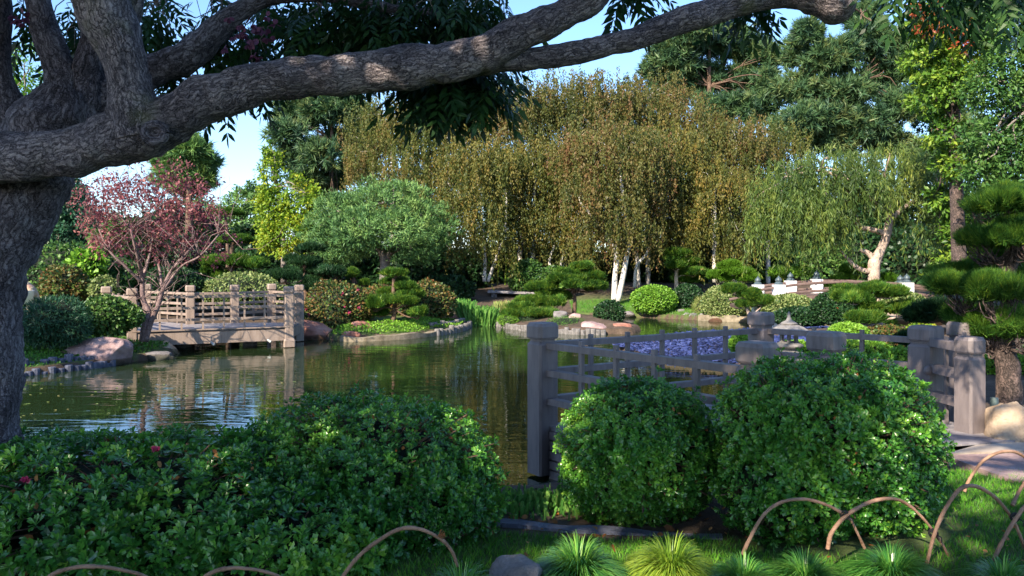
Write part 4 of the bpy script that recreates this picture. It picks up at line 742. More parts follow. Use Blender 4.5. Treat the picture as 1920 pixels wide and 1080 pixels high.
# unseen crown above the frame, shaped for foreground shade, gaps cut for sun spots
SPOTS = [(W(818, 115, 4.75), .15), (W(1085, 815, 5.8), .30), (W(1130, 740, 5.8), .18), (W(1270, 1040, 4.2), .26), (W(1462, 1000, 4.75), .18), (W(1860, 815, 8.), .8), (W(1690, 850, 8.4), .5), (W(1610, 690, 5.3), .30), (W(1110, 940, 7.0), .35), (W(1060, 1015, 4.9), .12), (W(1740, 720, 8.9), .25), (W(1545, 660, 7.2), .25), (W(1427, 595, 10.3), .25), (W(1480, 640, 13.4), .6), (W(1880, 960, 5.), .25), (W(620, 790, 5.6), .2), (W(1880, 620, 9.5), .7), (W(1840, 540, 9.5), .5), (W(1820, 700, 8.3), .3), (W(560, 135, 4.8), .06), (W(380, 880, 4.7), .16), (W(90, 850, 4.7), .2), (W(1860, 420, 9.5), .5), (W(1730, 960, 5.), .15), (W(1900, 860, 6.5), .3)]
n = 15000; u = runit(n)*rng.random((n, 1))**.33; u[:, 2] *= .55; P = np.array([-4.6, -3.4, 8.2])+u*[9.2, 9.6, 2.6]; P = P[P[:, 2] > 6.4]; P[:, 2] += .25*(np.hypot(P[:, 0]+6, P[:, 1]) < 99)
kp = np.ones(len(P), bool)
for c, rad in SPOTS:
    w = P-c; d = np.linalg.norm(w-np.outer(w@SUN, SUN), axis=1); kp &= d > rad+{.15: .70, .26: .62, .35: .5}.get(rad, .36)
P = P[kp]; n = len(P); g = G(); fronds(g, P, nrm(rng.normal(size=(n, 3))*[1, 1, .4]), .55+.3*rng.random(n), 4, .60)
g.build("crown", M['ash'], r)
g = G(); top = W(190, 0, 4.8)
for e in P[::260]: limbs(g, np.array([top+[0, 0, .3], W(75, 0, 5.25)+[0, 0, .3], W(1590, -60, 5.)+[0, 0, .2]][rng.integers(2)]), [e], .07, sag=.1, sides=8, seg=10)
g.build("upper_limbs", M['bark_trunk'], r, True)
# ------------------------------------------------------------------ left bank
cloud = cloud_pine
shrub("juniper", "spreading dark blue-green juniper mound on the left bank behind the log edging", 102, 556, 62, 84, 17.8, 'teal', 9000, .10, tmpl=THIN if False else SLIM, lump=.28, ry=.9, bumps=[(-.5, -.3, -.2, .6), (.5, -.2, -.25, .6), (0, -.5, .1, .6)])
shrub("azalea_shrub", "bright green leafy shrub spilling over the left end of the far footbridge", 200, 556, 50, 66, 18.6, 'mid', 6500, .075, lump=.3, bumps=[(.8, .1, -.05, .5), (-.5, 0, -.2, .6)])
g = G(); n = 15000; x = rng.uniform(-12, -7.6, n); y = rng.uniform(14.5, 20.6, n); sd = land(x, y); k = (sd > .12) & (sd < 3.5); x, y = x[k], y[k]; P = np.c_[x, y, gz(x, y)+.03*rng.random(len(x))+.1*vn(np.c_[x, y, x*0], 1.5, 2)*(x > -9.4)]; X = jit(np.tile([[0, 0, .5]], (len(x), 1)), .6); g.put(*LEAFR, P, X, facing(X, np.tile([[0, 0, 1.]], (len(x), 1))), .055, rng.random(len(x))); tag(g.build("ground_cover", M['cover']), "small-leaved ground cover carpeting the left bank", "ground cover", kind="stuff")
g = G(); n = 9000; x = rng.uniform(-5.4, -1.3, n); y = rng.uniform(23, 28, n); sd = land(x, y); k = (sd > .1) & (sd < 1.5); x, y, sd = x[k], y[k], sd[k]; P = np.c_[x, y, gz(x, y, sd)+.08*vn(np.c_[x, y, x*0], 2, 2)]; X = jit(np.tile([[0, 0, .5]], (len(x), 1)), .6); g.put(*LEAFR, P, X, facing(X, np.tile([[0, 0, 1.]], (len(x), 1))), .07, rng.random(len(x))); tag(g.build("ground_cover", M['lime']), "bright green ground cover along the peninsula kerb", "ground cover", kind="stuff")
# gardener (bent over behind the trunk)
def person():
    root = thing("person", "gardener in khaki clothes bending over, half hidden behind the big trunk on the left bank", "person", (-13.25, 22.0, 1.0))
    cx, cy, z0 = -13.25, 22.0, float(gz(-13.25, 22.0))
    def skin(name, mat, verts, edges, rad, rootv=0):
        me = bpy.data.meshes.new(name); me.from_pydata([(v[0]+cx-root.location.x, v[1]+cy-root.location.y, v[2]+z0-root.location.z) for v in verts], edges, []); o = bpy.data.objects.new(name, me); C.objects.link(o); o.parent = root
        mo = o.modifiers.new("skin", 'SKIN')
        for k, r_ in enumerate(rad): me.skin_vertices[0].data[k].radius = (r_, r_) if np.ndim(r_) == 0 else r_
        me.skin_vertices[0].data[rootv].use_root = True; s_ = o.modifiers.new("sub", 'SUBSURF'); s_.levels = 2; s_.render_levels = 2; me.materials.append(M[mat]); return o
    M['khaki'] = solid("khaki_cloth", (.30, .24, .17), (.42, .36, .26), 8, .9, .4); M['skin'] = solid("skin_tone", (.42, .25, .17), (.5, .31, .22), 5, .6, .1); M['navy'] = solid("navy_boot", (.02, .03, .09), (.04, .06, .15), 5, .6, .1); M['hair'] = solid("dark_hair", (.02, .015, .01), (.05, .03, .02), 20, .7, .3)
    # body: hips, spine bent to the left, head, arms reaching down, legs
    V = [(0, 0, .93), (-.16, 0, 1.03), (-.36, -.02, 1.02), (-.48, -.03, .98), (-.57, -.04, .93), (-.66, -.05, .86),
         (0, -.10, .88), (-.02, -.11, .50), (.03, -.11, .10), (-.08, -.12, .05), (0, .10, .88), (.10, .11, .50), (.16, .11, .10), (.06, .12, .05),
         (-.44, -.2, .93), (-.50, -.22, .66), (-.60, -.20, .45), (-.64, -.19, .38), (-.44, .16, .93), (-.52, .18, .66), (-.60, .14, .46), (-.64, .13, .39)]
    Eg = [(0, 1), (1, 2), (2, 3), (3, 4), (4, 5), (0, 6), (6, 7), (7, 8), (8, 9), (0, 10), (10, 11), (11, 12), (12, 13), (3, 14), (14, 15), (15, 16), (16, 17), (3, 18), (18, 19), (19, 20), (20, 21)]
    Rd = [.15, .15, .16, .12, .055, .09, .095, .065, .045, .035, .095, .065, .045, .035, .06, .045, .035, .03, .06, .045, .035, .03]
    skin("body", 'skin', V, Eg, Rd)
    # head shaping: face points to the ground and left
    hc = np.array([cx-.70, cy-.05, z0+.82]); S, Q = sphere_grid(14); g = G(); g.add(hc+S*[.095, .078, .115], Q); g.add(hc+[-.085, 0, -.05]+S*[.025, .014, .022], Q)
    for sy in (-1, 1): g.add(hc+[.0, sy*.078, -.01]+S*[.018, .012, .03], Q); g.add(hc+[-.082, sy*.03, -.01]+S*.011, Q)
    g.add(hc+[-.07, 0, -.085]+S*[.012, .026, .008], Q); g.build("face", M['skin'], root, True)
    g = G(); g.add(hc+[.018, 0, .02]+S*[.10, .086, .112], Q); g.build("hair", M['hair'], root, True)
    skin("trousers", 'khaki', [(-.06, 0, .97), (.02, 0, .93), (0, -.10, .85), (-.02, -.11, .50), (.03, -.11, .17), (0, .10, .85), (.10, .11, .50), (.16, .11, .17)], [(0, 1), (1, 2), (2, 3), (3, 4), (1, 5), (5, 6), (6, 7)], [.16, .17, .115, .085, .065, .115, .085, .065])
    skin("shirt", 'khaki', [(-.08, 0, .99), (-.20, 0, 1.05), (-.36, -.02, 1.04), (-.48, -.03, .98), (-.44, -.2, .93), (-.50, -.22, .68), (-.44, .16, .93), (-.52, .18, .68)], [(0, 1), (1, 2), (2, 3), (3, 4), (4, 5), (3, 6), (6, 7)], [.165, .17, .175, .12, .075, .055, .075, .055])
    for x, y in ((.03, -.11), (.16, .11)):
        g = G(); g.lathe((cx+x, cy+y, z0+.12), [(.055, 0), (.056, .06), (.05, .07)], 12); g.build("sock", M['white'], root, True)
        g = G(); g.add(np.array([cx+x-.05, cy+y, z0+.045])+S*[.13, .05, .06], Q); g.lathe((cx+x, cy+y, z0+.02), [(.05, 0), (.06, .04), (.055, .12)], 12); g.build("boot", M['navy'], root, True)
    for sy in (-.19, .13):                        # hands: palm, five curled fingers
        b_ = np.array([cx-.66, cy+sy, z0+.35]); g = G(); g.add(b_+S*[.03, .038, .045], Q)
        for k in range(4): y = (k-1.5)*.019; L_ = [.065, .075, .07, .055][k]; g.tube([b_+[-.005, y, -.03], b_+[-.02, y, -.03-L_*.55], b_+[-.005, y*.9, -.03-L_]], [.0095, .009, .007], 7, 8)
        g.tube([b_+[0, -.035 if sy < 0 else .035, 0], b_+[-.02, -.055 if sy < 0 else .055, -.03], b_+[-.03, -.045 if sy < 0 else .045, -.055]], [.011, .01, .008], 7, 8); g.build("hand", M['skin'], root, True)
    return root
person()
g = G(); c = W(48, 556, 21.7); g.lathe((c[0], c[1], c[2]-.2), [(.001, 0), (.16, 0), (.21, .36), (.22, .37), (.19, .36), (.15, .06), (.001, .05)], 22); tag(g.build("bucket", M['white'], smooth=True), "white bucket beside the bending gardener at the left trunk edge", "bucket")
# crape myrtle / maple with red leaves and bare branches
r = base_thing("red_leaved_tree", "multi-stemmed tree with purple-red leaves and bare pinkish branches in front of the far footbridge", "tree", 272, 19.3); g = G(); Yt = 19.3
stems = [[(268, 640, 7), (272, 610, 6.5), (279, 588, 5.5), (268, 560, 4.5), (266, 520, 4), (258, 480, 3, -.4), (245, 430, 2, -.6)], [(272, 640, 6), (282, 605, 5.5), (296, 575, 4.5), (305, 545, 4), (320, 510, 3), (345, 480, 2.2), (372, 450, 1.4, .3)], [(268, 520, 3.2), (280, 480, 2.4, .3), (290, 430, 1.8, .4), (300, 380, 1.2, .5)], [(305, 548, 3), (298, 500, 2.4, .3), (285, 465, 2, .5), (270, 400, 1.4, .4)], [(266, 530, 3), (235, 500, 2.4, -.3), (205, 470, 1.8, -.4), (185, 430, 1.2, -.3)], [(305, 545, 3), (340, 500, 2.3), (375, 480, 1.8, -.5), (410, 440, 1.1, -.3)]]
ends = []
for s_ in stems:
    P, R = trunk_pts(s_, Yt); g.tube(P, R, 8, len(P)*5)
    for q in P[2:]:
        for _ in range(6): e = q+np.array([rng.normal()*.45, rng.normal()*.45, .35+.55*rng.random()]); limbs(g, q, [e], .014, sag=.03, twist=.1, sides=4, seg=6); ends.append(e); e2 = e+np.array([rng.normal()*.35, rng.normal()*.3, .3+.35*rng.random()]); limbs(g, e, [e2], .008, sides=4, seg=4); ends.append(e2)
g.build("trunk", M['bark_mauve'], r, True); g = G()
broad(g, [(215, 370, 85, 45), (285, 345, 90, 42), (350, 365, 65, 45), (180, 415, 55, 40), (300, 410, 100, 50), (235, 455, 75, 50, .3), (390, 400, 35, 35), (430, 430, 30, 30, .5), (400, 470, 45, 25, .4), (200, 350, 60, 35, .6), (335, 455, 60, 40, .3)], Yt, 7400, .085, clump=.13, lump=.4, per=14, inner=.8); g.build("crown", M['maple_red'], r)
# shrubs behind on the left
Yb = 26
shrub("broadleaf_shrub", "wide green glossy-leaved shrub mass behind the gardener, left of the red tree", 110, 455, 95, 120, 27, 'mid', 7000, .13, lump=.3, bumps=[(-.7, 0, -.3, .7), (.7, .1, -.2, .7)])
shrub("camellia_shrub", "dark camellia with a few yellowing leaves behind the juniper", 120, 498, 42, 75, 24, 'azalea', 3500, .09, lump=.3)
shrub("broadleaf_shrub", "mid-green shrub behind the posts at the left end of the far footbridge", 205, 485, 60, 80, 26.5, 'mid', 5500, .11, lump=.3)
shrub("fern_shrub", "bright arching light green shrub at the upper edge of the left planting", 165, 470, 30, 50, 25.5, 'lime', 900, .16, lump=.35)
shrub("broadleaf_shrub", "shaded shrub seen through the red tree's branches behind the bridge rail", 320, 500, 60, 80, 27, 'dark', 4500, .12, lump=.3)
shrub("variegated_shrub", "small shrub with yellow flecks at the left of the bridge rail", 195, 520, 25, 45, 24, 'vari', 1200, .08, lump=.3)
shrub("azalea_mound", "large clipped pale-flecked azalea mound behind the far footbridge", 455, 512, 72, 60, 27.5, 'vari', 7500, .085, lump=.12, bumps=[(.75, 0, -.25, .6), (-.7, 0, -.3, .6)])
shrub("azalea_mound", "dark clipped mound left of the big pale azalea behind the bridge rail", 385, 525, 40, 45, 28.5, 'dark', 2500, .10)
# clipped cloud pines at left centre
cloud("cloud_pine", "tiered cloud-pruned pine with wide flat pads above the far footbridge", 29.5, [(434, 545, 6), (434, 500, 5), (435, 470, 4), (437, 455, 3)], [(442, 452, 34, 8), (424, 492, 45, 13), (472, 496, 34, 12), (415, 520, 22, 10), (394, 507, 15, 10)], 'needle', 1500, .14, up=1.2)
cloud("cloud_pine", "shaded cloud-pruned pine of dark tiers below the yellow-green tree", 30.5, [(575, 560, 5), (572, 510, 4), (568, 480, 3)], [(585, 468, 28, 10), (572, 492, 34, 12), (600, 508, 26, 10), (545, 512, 22, 10), (530, 520, 30, 14, -2), (590, 530, 28, 12)], 'needle_dark', 1300, .14, up=1.1)
cloud("cloud_pine", "small single-pad pine rising beside the pale distant trees, above the tiered pine", 32, [(428, 520, 4), (426, 440, 3), (422, 405, 2)], [(425, 400, 26, 8)], 'needle', 1200, .14, up=1.2)
shrub("azalea_shrub", "azalea with scattered red flowers left of the front pine on the peninsula", 632, 530, 60, 95, 25.6, 'azalea', 8500, .085, lump=.3, bumps=[(-.6, -.2, -.3, .6), (.6, 0, .1, .6)], flowers=('pink', 12, .10, None))
shrub("azalea_shrub", "orange-tinted azalea behind the front pine on the peninsula", 715, 536, 42, 50, 27.8, 'azalea', 3500, .09, lump=.3, flowers=('redtip', 9, .08, None))
shrub("azalea_shrub", "wide bronze-green azalea at the right end of the peninsula planting", 805, 528, 48, 72, 27.6, 'azalea', 6500, .085, lump=.25, bumps=[(-.7, 0, -.1, .7)], flowers=('redtip', 6, .07, None))
cloud("cloud_pine", "bright green layered pine among azaleas at the front of the peninsula", 25.6, [(735, 612, 5), (740, 580, 4.5), (738, 548, 3.5), (738, 522, 3)], [(740, 514, 22, 7), (738, 530, 26, 8, .6), (722, 566, 24, 12), (705, 572, 18, 16, -.3), (755, 565, 28, 9, -.4), (772, 552, 24, 12), (760, 538, 20, 8), (785, 588, 17, 11, -.5), (728, 550, 20, 8, .3), (712, 588, 12, 8)], 'needle', 1500, .13, up=1.0)
cloud("cloud_pine", "golden-green clipped conifer in the dark understorey left of the pale-topped tree", 31, [(665, 545, 3), (663, 520, 3)], [(660, 515, 14, 13), (682, 532, 9, 6)], 'needle', 1200, .12)
cloud("clipped_conifer", "dark clipped conifer between yellow-green tree and golden conifer", 30, [(606, 545, 3), (606, 525, 3)], [(625, 512, 26, 14), (600, 540, 24, 12)], 'needle_dark', 1200, .12)
# ginkgo, umbrella tree
leafy_tree("yellow_green_tree", "narrow yellow-green tree with pointed top left of the pale-topped round tree", 36, [[(532, 530, 6), (532, 480, 5), (530, 430, 4), (520, 350, 3)]], [(505, 330, 20, 55), (515, 390, 32, 50), (560, 380, 32, 50), (540, 440, 52, 38), (590, 370, 14, 30), (500, 420, 18, 60), (502, 285, 10, 22)], 'broad', 'ginkgo', 13000, .15, clump=.14, per=16)
leafy_tree("umbrella_tree", "round-topped pale green tree with forked grey trunk behind the peninsula", 34, [[(720, 545, 11), (722, 505, 10), (718, 475, 9), (700, 450, 7), (680, 430, 4)], [(720, 500, 8), (732, 470, 7), (745, 440, 5)], [(722, 480, 6), (760, 458, 4), (790, 450, 3)]], [(640, 400, 55, 40), (730, 385, 75, 45), (790, 415, 50, 45), (610, 430, 45, 35), (680, 430, 60, 40, -1), (750, 430, 70, 35, -1), (620, 465, 45, 28), (800, 455, 45, 30), (745, 358, 40, 18), (650, 450, 50, 40, -.5), (780, 470, 45, 25, -.4), (840, 430, 25, 25)], 'broad', 'umbrella', 52000, .17, bark='bark_dull', clump=.085, per=34, tmpl=SLIM, inner=.3, droop=-.3)
# dark understorey behind
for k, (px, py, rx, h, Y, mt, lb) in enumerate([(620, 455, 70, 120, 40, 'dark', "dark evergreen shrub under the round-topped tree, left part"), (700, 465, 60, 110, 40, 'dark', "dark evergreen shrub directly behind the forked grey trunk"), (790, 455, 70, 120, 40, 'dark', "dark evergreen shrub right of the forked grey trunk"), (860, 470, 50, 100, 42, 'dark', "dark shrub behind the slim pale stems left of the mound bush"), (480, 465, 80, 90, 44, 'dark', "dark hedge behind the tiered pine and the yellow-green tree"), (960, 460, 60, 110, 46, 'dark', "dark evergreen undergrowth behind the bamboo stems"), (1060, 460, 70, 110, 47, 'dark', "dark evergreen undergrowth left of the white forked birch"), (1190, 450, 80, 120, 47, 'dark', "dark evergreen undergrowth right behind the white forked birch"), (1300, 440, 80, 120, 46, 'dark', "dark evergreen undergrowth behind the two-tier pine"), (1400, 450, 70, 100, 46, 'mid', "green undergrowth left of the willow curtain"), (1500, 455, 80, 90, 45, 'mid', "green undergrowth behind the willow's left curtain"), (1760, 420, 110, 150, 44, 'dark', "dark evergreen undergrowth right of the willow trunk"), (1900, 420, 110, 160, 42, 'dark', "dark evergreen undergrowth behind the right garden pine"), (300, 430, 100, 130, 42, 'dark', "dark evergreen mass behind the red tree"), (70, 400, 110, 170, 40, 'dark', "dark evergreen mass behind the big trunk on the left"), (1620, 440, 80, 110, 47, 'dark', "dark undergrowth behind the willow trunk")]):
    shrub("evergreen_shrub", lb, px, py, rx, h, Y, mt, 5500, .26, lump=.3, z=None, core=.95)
shrub("viburnum_shrub", "round bright leafy shrub beside the plank bridge", 988, 488, 34, 56, 38, 'mid', 5000, .13, lump=.15)
shrub("laurel_shrub", "loose light green shrub right of the round shrub, behind the island pine", 1040, 500, 26, 40, 37.5, 'mid', 1800, .13, lump=.3)
shrub("evergreen_shrub", "low dark shrub left of the plank bridge", 848, 520, 40, 40, 36, 'dark', 2500, .14, lump=.25)
for k, px in enumerate((905, 918, 932, 947, 955, 964, 972, 985)):
    g = G(); x = (px-960)/F*43; z = float(gz(x, 43)); g.tube([(x, 43, z-.1), (x+rng.normal()*.1, 43, z+2), (x+rng.normal()*.2, 43.1, z+4.4)], [.05, .045, .02], 6, 8); tag(g.build("bamboo_cane", M['ginkgo']), "slim yellow-green bamboo cane in the shade behind the plank bridge", "bamboo", "bamboo canes behind the plank bridge")
# reeds
def reeds(px0, px1, Y0, Y1, n, L_, mat, label):
    g = G(); t = rng.random(n); Yv = rng.uniform(Y0, Y1, n); x = ((px0+(px1-px0)*t)-960)/F*Yv; z = np.maximum(gz(x, Yv), -.1); X = nrm(np.c_[rng.normal(size=n)*.2+(t-.5)*.5, rng.normal(size=n)*.15, np.ones(n)])
    g.put(np.array([(0, .018, 0), (0, -.018, 0), (.6, -.016, .02), (1, 0, -.04), (.6, .016, .02)]), [(0, 1, 2, 4), (4, 2, 3, 3)], np.c_[x, Yv, z], X, perp(X), L_*(.55+.6*rng.random(n)), rng.random(n)); x0 = (px0+px1)/2; return tag(g.build("reed_clump", M[mat]), label, "reeds")
reeds(862, 925, 28.6, 30.6, 1900, 1.15, 'reed', "tall bright green reed clump in the inlet right of the peninsula tip")
reeds(915, 962, 29.6, 31.8, 900, 1.0, 'reed_dry', "paler yellowish reed clump right of the tall green reeds")
reeds(955, 1010, 31.0, 33.0, 700, .9, 'reed_dry', "sparse dry reeds behind the island's left end")
# small island planting
def moss(px, py, rx, h, Y, label, mat='lime'): shrub("moss_mound", label, px, py, rx, h, Y, mat, 2600, .06, tmpl=SLIM, lump=.25, cat="ground cover")
moss(952, 590, 20, 18, 28.0, "bright moss mound at the left end of the small island")
moss(1010, 584, 40, 24, 28.2, "dark green low mound on the left part of the island", 'needle_dark')
moss(1065, 594, 42, 22, 26.8, "green low mound at the front of the island behind the log edging", 'cover')
shrub("azalea_mound", "small dark round shrub at the right end of the island", 1143, 565, 28, 42, 27.2, 'dark', 3200, .07, lump=.15)
cloud("cloud_pine", "low spreading bright pine on the left of the island", 28.6, [(1010, 600, 4), (1005, 585, 3.5), (1000, 572, 3)], [(975, 578, 26, 10), (1000, 564, 30, 9, .4), (1036, 570, 24, 14), (1010, 590, 34, 10, -.6), (1050, 558, 18, 10, .5), (960, 590, 16, 8, -.4)], 'needle', 1500, .14)
cloud("cloud_pine", "umbrella-shaped layered pine with thin red trunk on the island", 29.0, [(1076, 590, 4), (1078, 560, 3.5), (1074, 545, 3), (1072, 520, 2.5)], [(1090, 501, 20, 7), (1064, 512, 24, 8), (1060, 524, 30, 9, -.3), (1108, 518, 22, 9), (1085, 537, 46, 11, -.2), (1030, 538, 30, 8), (1005, 539, 20, 7, .3), (1118, 540, 22, 10), (1025, 552, 20, 7)], 'needle', 1500, .14)
# far shore mounds and pines, right
shrub("clipped_mound", "brightest lime-green clipped dome on the far lawn right of the white birch", 1226, 535, 43, 49, 33.2, 'lime', 9000, .075, lump=.05)
shrub("clipped_mound", "dark clipped shrub touching the lime dome on its right", 1288, 534, 30, 48, 33.6, 'dark', 3800, .09, lump=.15)
shrub("clipped_mound", "large pale-flecked clipped mound on the far shore left of the arched bridge", 1362, 535, 46, 64, 31.6, 'vari', 9500, .075, lump=.07)
shrub("grassy_clump", "pale arching grass spilling down between the dark shrub and the flecked mound", 1316, 560, 16, 38, 32.4, 'reed_dry', 1500, .2, tmpl=THIN, lump=.3)
shrub("azalea_mound", "pinkish-green clipped mound below the white bridge posts", 1478, 553, 50, 42, 27, 'vari', 8000, .075, lump=.1)
shrub("azalea_mound", "dark wide shrub behind the stone lantern", 1500, 578, 50, 30, 24.5, 'dark', 5500, .085, lump=.12)
shrub("azalea_mound", "round dark bronze azalea right of the stone lantern, under the willow", 1562, 549, 38, 55, 24, 'dark', 6500, .075, lump=.12, flowers=('redtip', 8, .05, None))
shrub("azalea_mound", "pale-flecked sunlit mound left below the two bridge caps at right", 1695, 548, 42, 60, 22, 'vari', 6500, .075, lump=.15)
shrub("lime_shrub", "bright lime low shrub left of centre behind the platform rail", 1590, 607, 34, 30, 15.8, 'lime', 4500, .05, lump=.2)
shrub("lime_shrub", "bright lime bush seen below the platform's far rail", 1620, 638, 66, 56, 14.2, 'lime', 8500, .05, lump=.25, bumps=[(-.8, 0, -.2, .6)])
shrub("lime_shrub", "small lime bush behind the back corner post, left of the lantern", 1388, 628, 20, 32, 15.5, 'lime', 2400, .045, lump=.2)
shrub("lime_shrub", "small bright shrub just behind the lantern roof", 1492, 640, 34, 34, 14.6, 'lime', 2400, .05, lump=.2)
shrub("lime_shrub", "bright shrub low at the right between gate posts and garden pine", 1890, 660, 40, 60, 12.5, 'lime', 3200, .05, lump=.25)
shrub("lily_shrub", "yellow-flecked low shrub beside the boat-shaped stone beyond the rail", 1730, 605, 26, 40, 15.5, 'ginkgo', 1500, .06, lump=.3)
cloud("garden_pine", "two-tier garden pine with pale trunk behind the lime dome", 37, [(1270, 552, 4), (1268, 520, 3.5), (1272, 500, 3), (1280, 485, 2.5)], [(1272, 476, 20, 8), (1265, 488, 15, 7), (1295, 492, 20, 8), (1270, 500, 18, 7, -.5), (1302, 512, 28, 8), (1290, 526, 24, 10, .5)], 'needle', 1300, .18, bark='bark_pale')
cloud("garden_pine", "yellow-tipped pine above the flecked mound, left of the arched bridge", 34.5, [(1395, 560, 4), (1392, 530, 3), (1388, 510, 2)], [(1368, 500, 20, 10), (1385, 512, 30, 10), (1398, 522, 26, 9), (1350, 520, 22, 12, .8)], 'lime', 1100, .17, bark='bark_pale')
cloud("garden_pine", "spreading pine with crooked stems leaning over the far water left of the lantern", 27.0, [(1420, 604, 4), (1405, 590, 3.5), (1395, 570, 3), (1398, 545, 2)], [(1375, 545, 18, 9), (1405, 555, 20, 11), (1430, 566, 24, 9), (1400, 572, 16, 7)], 'needle', 1400, .15, bark='bark_pale')
cloud("garden_pine", "bright mid-distance pine behind the willow trunk's left side", 31, [(1590, 545, 3), (1592, 520, 2.5)], [(1600, 508, 28, 9), (1580, 525, 24, 8), (1570, 540, 26, 9, -.4), (1660, 525, 22, 9), (1480, 515, 40, 11)], 'lime', 1100, .16)
cloud("garden_pine", "layered pine with pale crooked trunk right of the dark azalea, beyond the platform", 17.5, [(1648, 632, 6), (1650, 600, 5.5), (1642, 575, 5), (1650, 555, 4)], [(1640, 545, 24, 10), (1668, 552, 26, 9), (1604, 562, 26, 11), (1630, 578, 20, 8), (1620, 600, 34, 10, -.4), (1690, 582, 26, 12), (1650, 610, 24, 8, .4), (1585, 560, 20, 10, .6), (1590, 548, 26, 8, .8)], 'needle', 1500, .14, bark='bark_pale')
cloud("garden_pine", "low shaded pine spreading left of the right gate post", 12.5, [(1800, 660, 6), (1785, 620, 5), (1765, 600, 4)], [(1750, 585, 38, 14), (1790, 590, 30, 14), (1725, 596, 20, 9), (1700, 640, 18, 8, .6)], 'needle_dark', 1500, .13)
# right garden pine (near)
cloud("garden_pine", "large near garden pine at the right edge with broad layered pads and twisted branches", 9.6, [(1892, 770, 24), (1890, 700, 22), (1880, 640, 20), (1898, 580, 18), (1886, 520, 16), (1900, 470, 13), (1905, 420, 10), (1900, 370, 8)], [(1870, 390, 58, 26), (1935, 380, 55, 28, .3), (1862, 452, 66, 24), (1930, 440, 55, 28, -.3), (1790, 514, 45, 8, .9), (1870, 508, 60, 14, .8), (1805, 545, 52, 24), (1870, 552, 56, 32, -.3), (1935, 550, 55, 36), (1868, 620, 66, 26), (1935, 618, 50, 30, -.3), (1825, 598, 40, 18, .8), (1900, 480, 50, 18, .7)], 'needle_near', 3000, .12, twigs=30, tr=.016, tw=.9, jd=1.7, bark='bark_dark')
g = G(); c = W(1864, 770, 9.2); g.lathe((c[0], c[1], .3), [(.045, 0), (.045, .42), (.04, .44), (.001, .44)], 18); tag(g.build("bollard", M['teal_metal'] if False else solid("pale_green_metal", (.10, .14, .13), (.16, .2, .19), 5, .4, .1), smooth=True), "short pale green pipe bollard between gate post and sunlit boulder", "bollard")
# low stone basin / white fittings beyond the rail
g = G(); c = W(1722, 592, 19); g.lathe((c[0], c[1], c[2]-.2), [(.001, .25), (.9, .22), (1.0, .2), (.9, .1), (.5, 0)], 24); tag(g.build("flat_stone", M['rock_tan'], smooth=True), "flat pale brown stone slab beyond the low pine, right of the lantern", "stone")
# ------------------------------------------------------------------ willow
leafy_tree("weeping_willow", "weeping willow with pinkish forked trunk and long green curtains right of centre", 30, [[(1638, 548, 11), (1639, 510, 10.5), (1640, 492, 11), (1652, 468, 8), (1662, 442, 8), (1668, 400, 6), (1660, 340, 4)], [(1638, 505, 6), (1622, 508, 5), (1605, 500, 4), (1588, 484, 3), (1575, 470, 2)], [(1642, 490, 6), (1628, 475, 5), (1612, 468, 3.5)], [(1664, 440, 6), (1640, 432, 5), (1612, 426, 4)], [(1662, 420, 5), (1700, 385, 4), (1750, 362, 3), (1775, 352, 2)], [(1668, 400, 5), (1600, 350, 4), (1540, 320, 3), (1480, 330, 2)]], [(1480, 330, 75, 48, 0, .85, .85), (1560, 305, 85, 40, 0, .85, .8), (1650, 305, 85, 45, .3, .85, .55), (1730, 335, 50, 45, 0, .85, 1.05), (1435, 395, 40, 50, 0, .85, .6), (1765, 375, 25, 35, 0, .85, .9), (1520, 380, 75, 45, -1, .85, .6), (1625, 345, 60, 35, -1, .85, .38), (1560, 400, 45, 40, -.6, .85, .6)], 'weep', 'willow_leaf', 40000, .21, bark='bark_pale', nb=2, length=3.4, tmpl=(np.array([(0, 0, 0), (.5, .085, .02), (1, 0, 0), (.5, -.085, .02)]), [(0, 3, 2, 1)]), per=34, spread=.045, sway=.05)
# ------------------------------------------------------------------ birch grove
def birch(px, top, w, Y, base, mat, n, label, trunks=None, L_=1.9, bot=430, lean=0):
    top -= 34 if top < 260 else 95; bot += 12; w *= 1.12
    tr = trunks or [[(px, base, 5*38/Y), (px+lean*.3, (base+top)/2+60, 4*38/Y), (px+lean*.7, (base+top)/2-40, 3*38/Y), (px+lean, top+75, 1.2*38/Y)]]
    hh = bot-top; bl = [(px+lean, top+.20*hh, w*.62, .17*hh), (px+lean-w*.55, top+.26*hh, w*.42, .15*hh, .9), (px+lean+w*.55, top+.26*hh, w*.42, .15*hh, .9), (px+lean-w*.35, top+.30*hh, w*.42, .16*hh, .6), (px+lean+w*.35, top+.28*hh, w*.42, .16*hh, -.5), (px, top+.36*hh, w*.5, .18*hh, -1.0), (px-w*.5, top+.58*hh, w*.4, .16*hh, -.6), (px+w*.5, top+.58*hh, w*.4, .16*hh, .4), (px, top+.68*hh, w*.45, .17*hh, -1.2), (px-w*.2, top+.85*hh, w*.45, .13*hh, .2), (px+w*.35, top+.85*hh, w*.4, .13*hh, -.8)]
    return leafy_tree("weeping_birch", label, Y, tr, bl, 'weep', mat, int(n*2.7), .13, bark='bark_birch', group="weeping birches across the pond", nb=1, length=L_, per=34, spread=.055, sway=.07, lump=.55, tr_=.13)
birch(735, 185, 90, 44, 545, 'birch_green', 9000, "olive-leaved birch at the left end of the grove, above the round-topped tree", bot=400)
birch(810, 195, 95, 41, 540, 'birch_green', 11000, "olive birch with two thin pale leaders right of the round-topped tree", [[(835, 540, 4), (838, 470, 4), (842, 350, 3), (838, 230, 2)], [(838, 430, 3), (868, 330, 2.5), (872, 270, 2)]], bot=420)
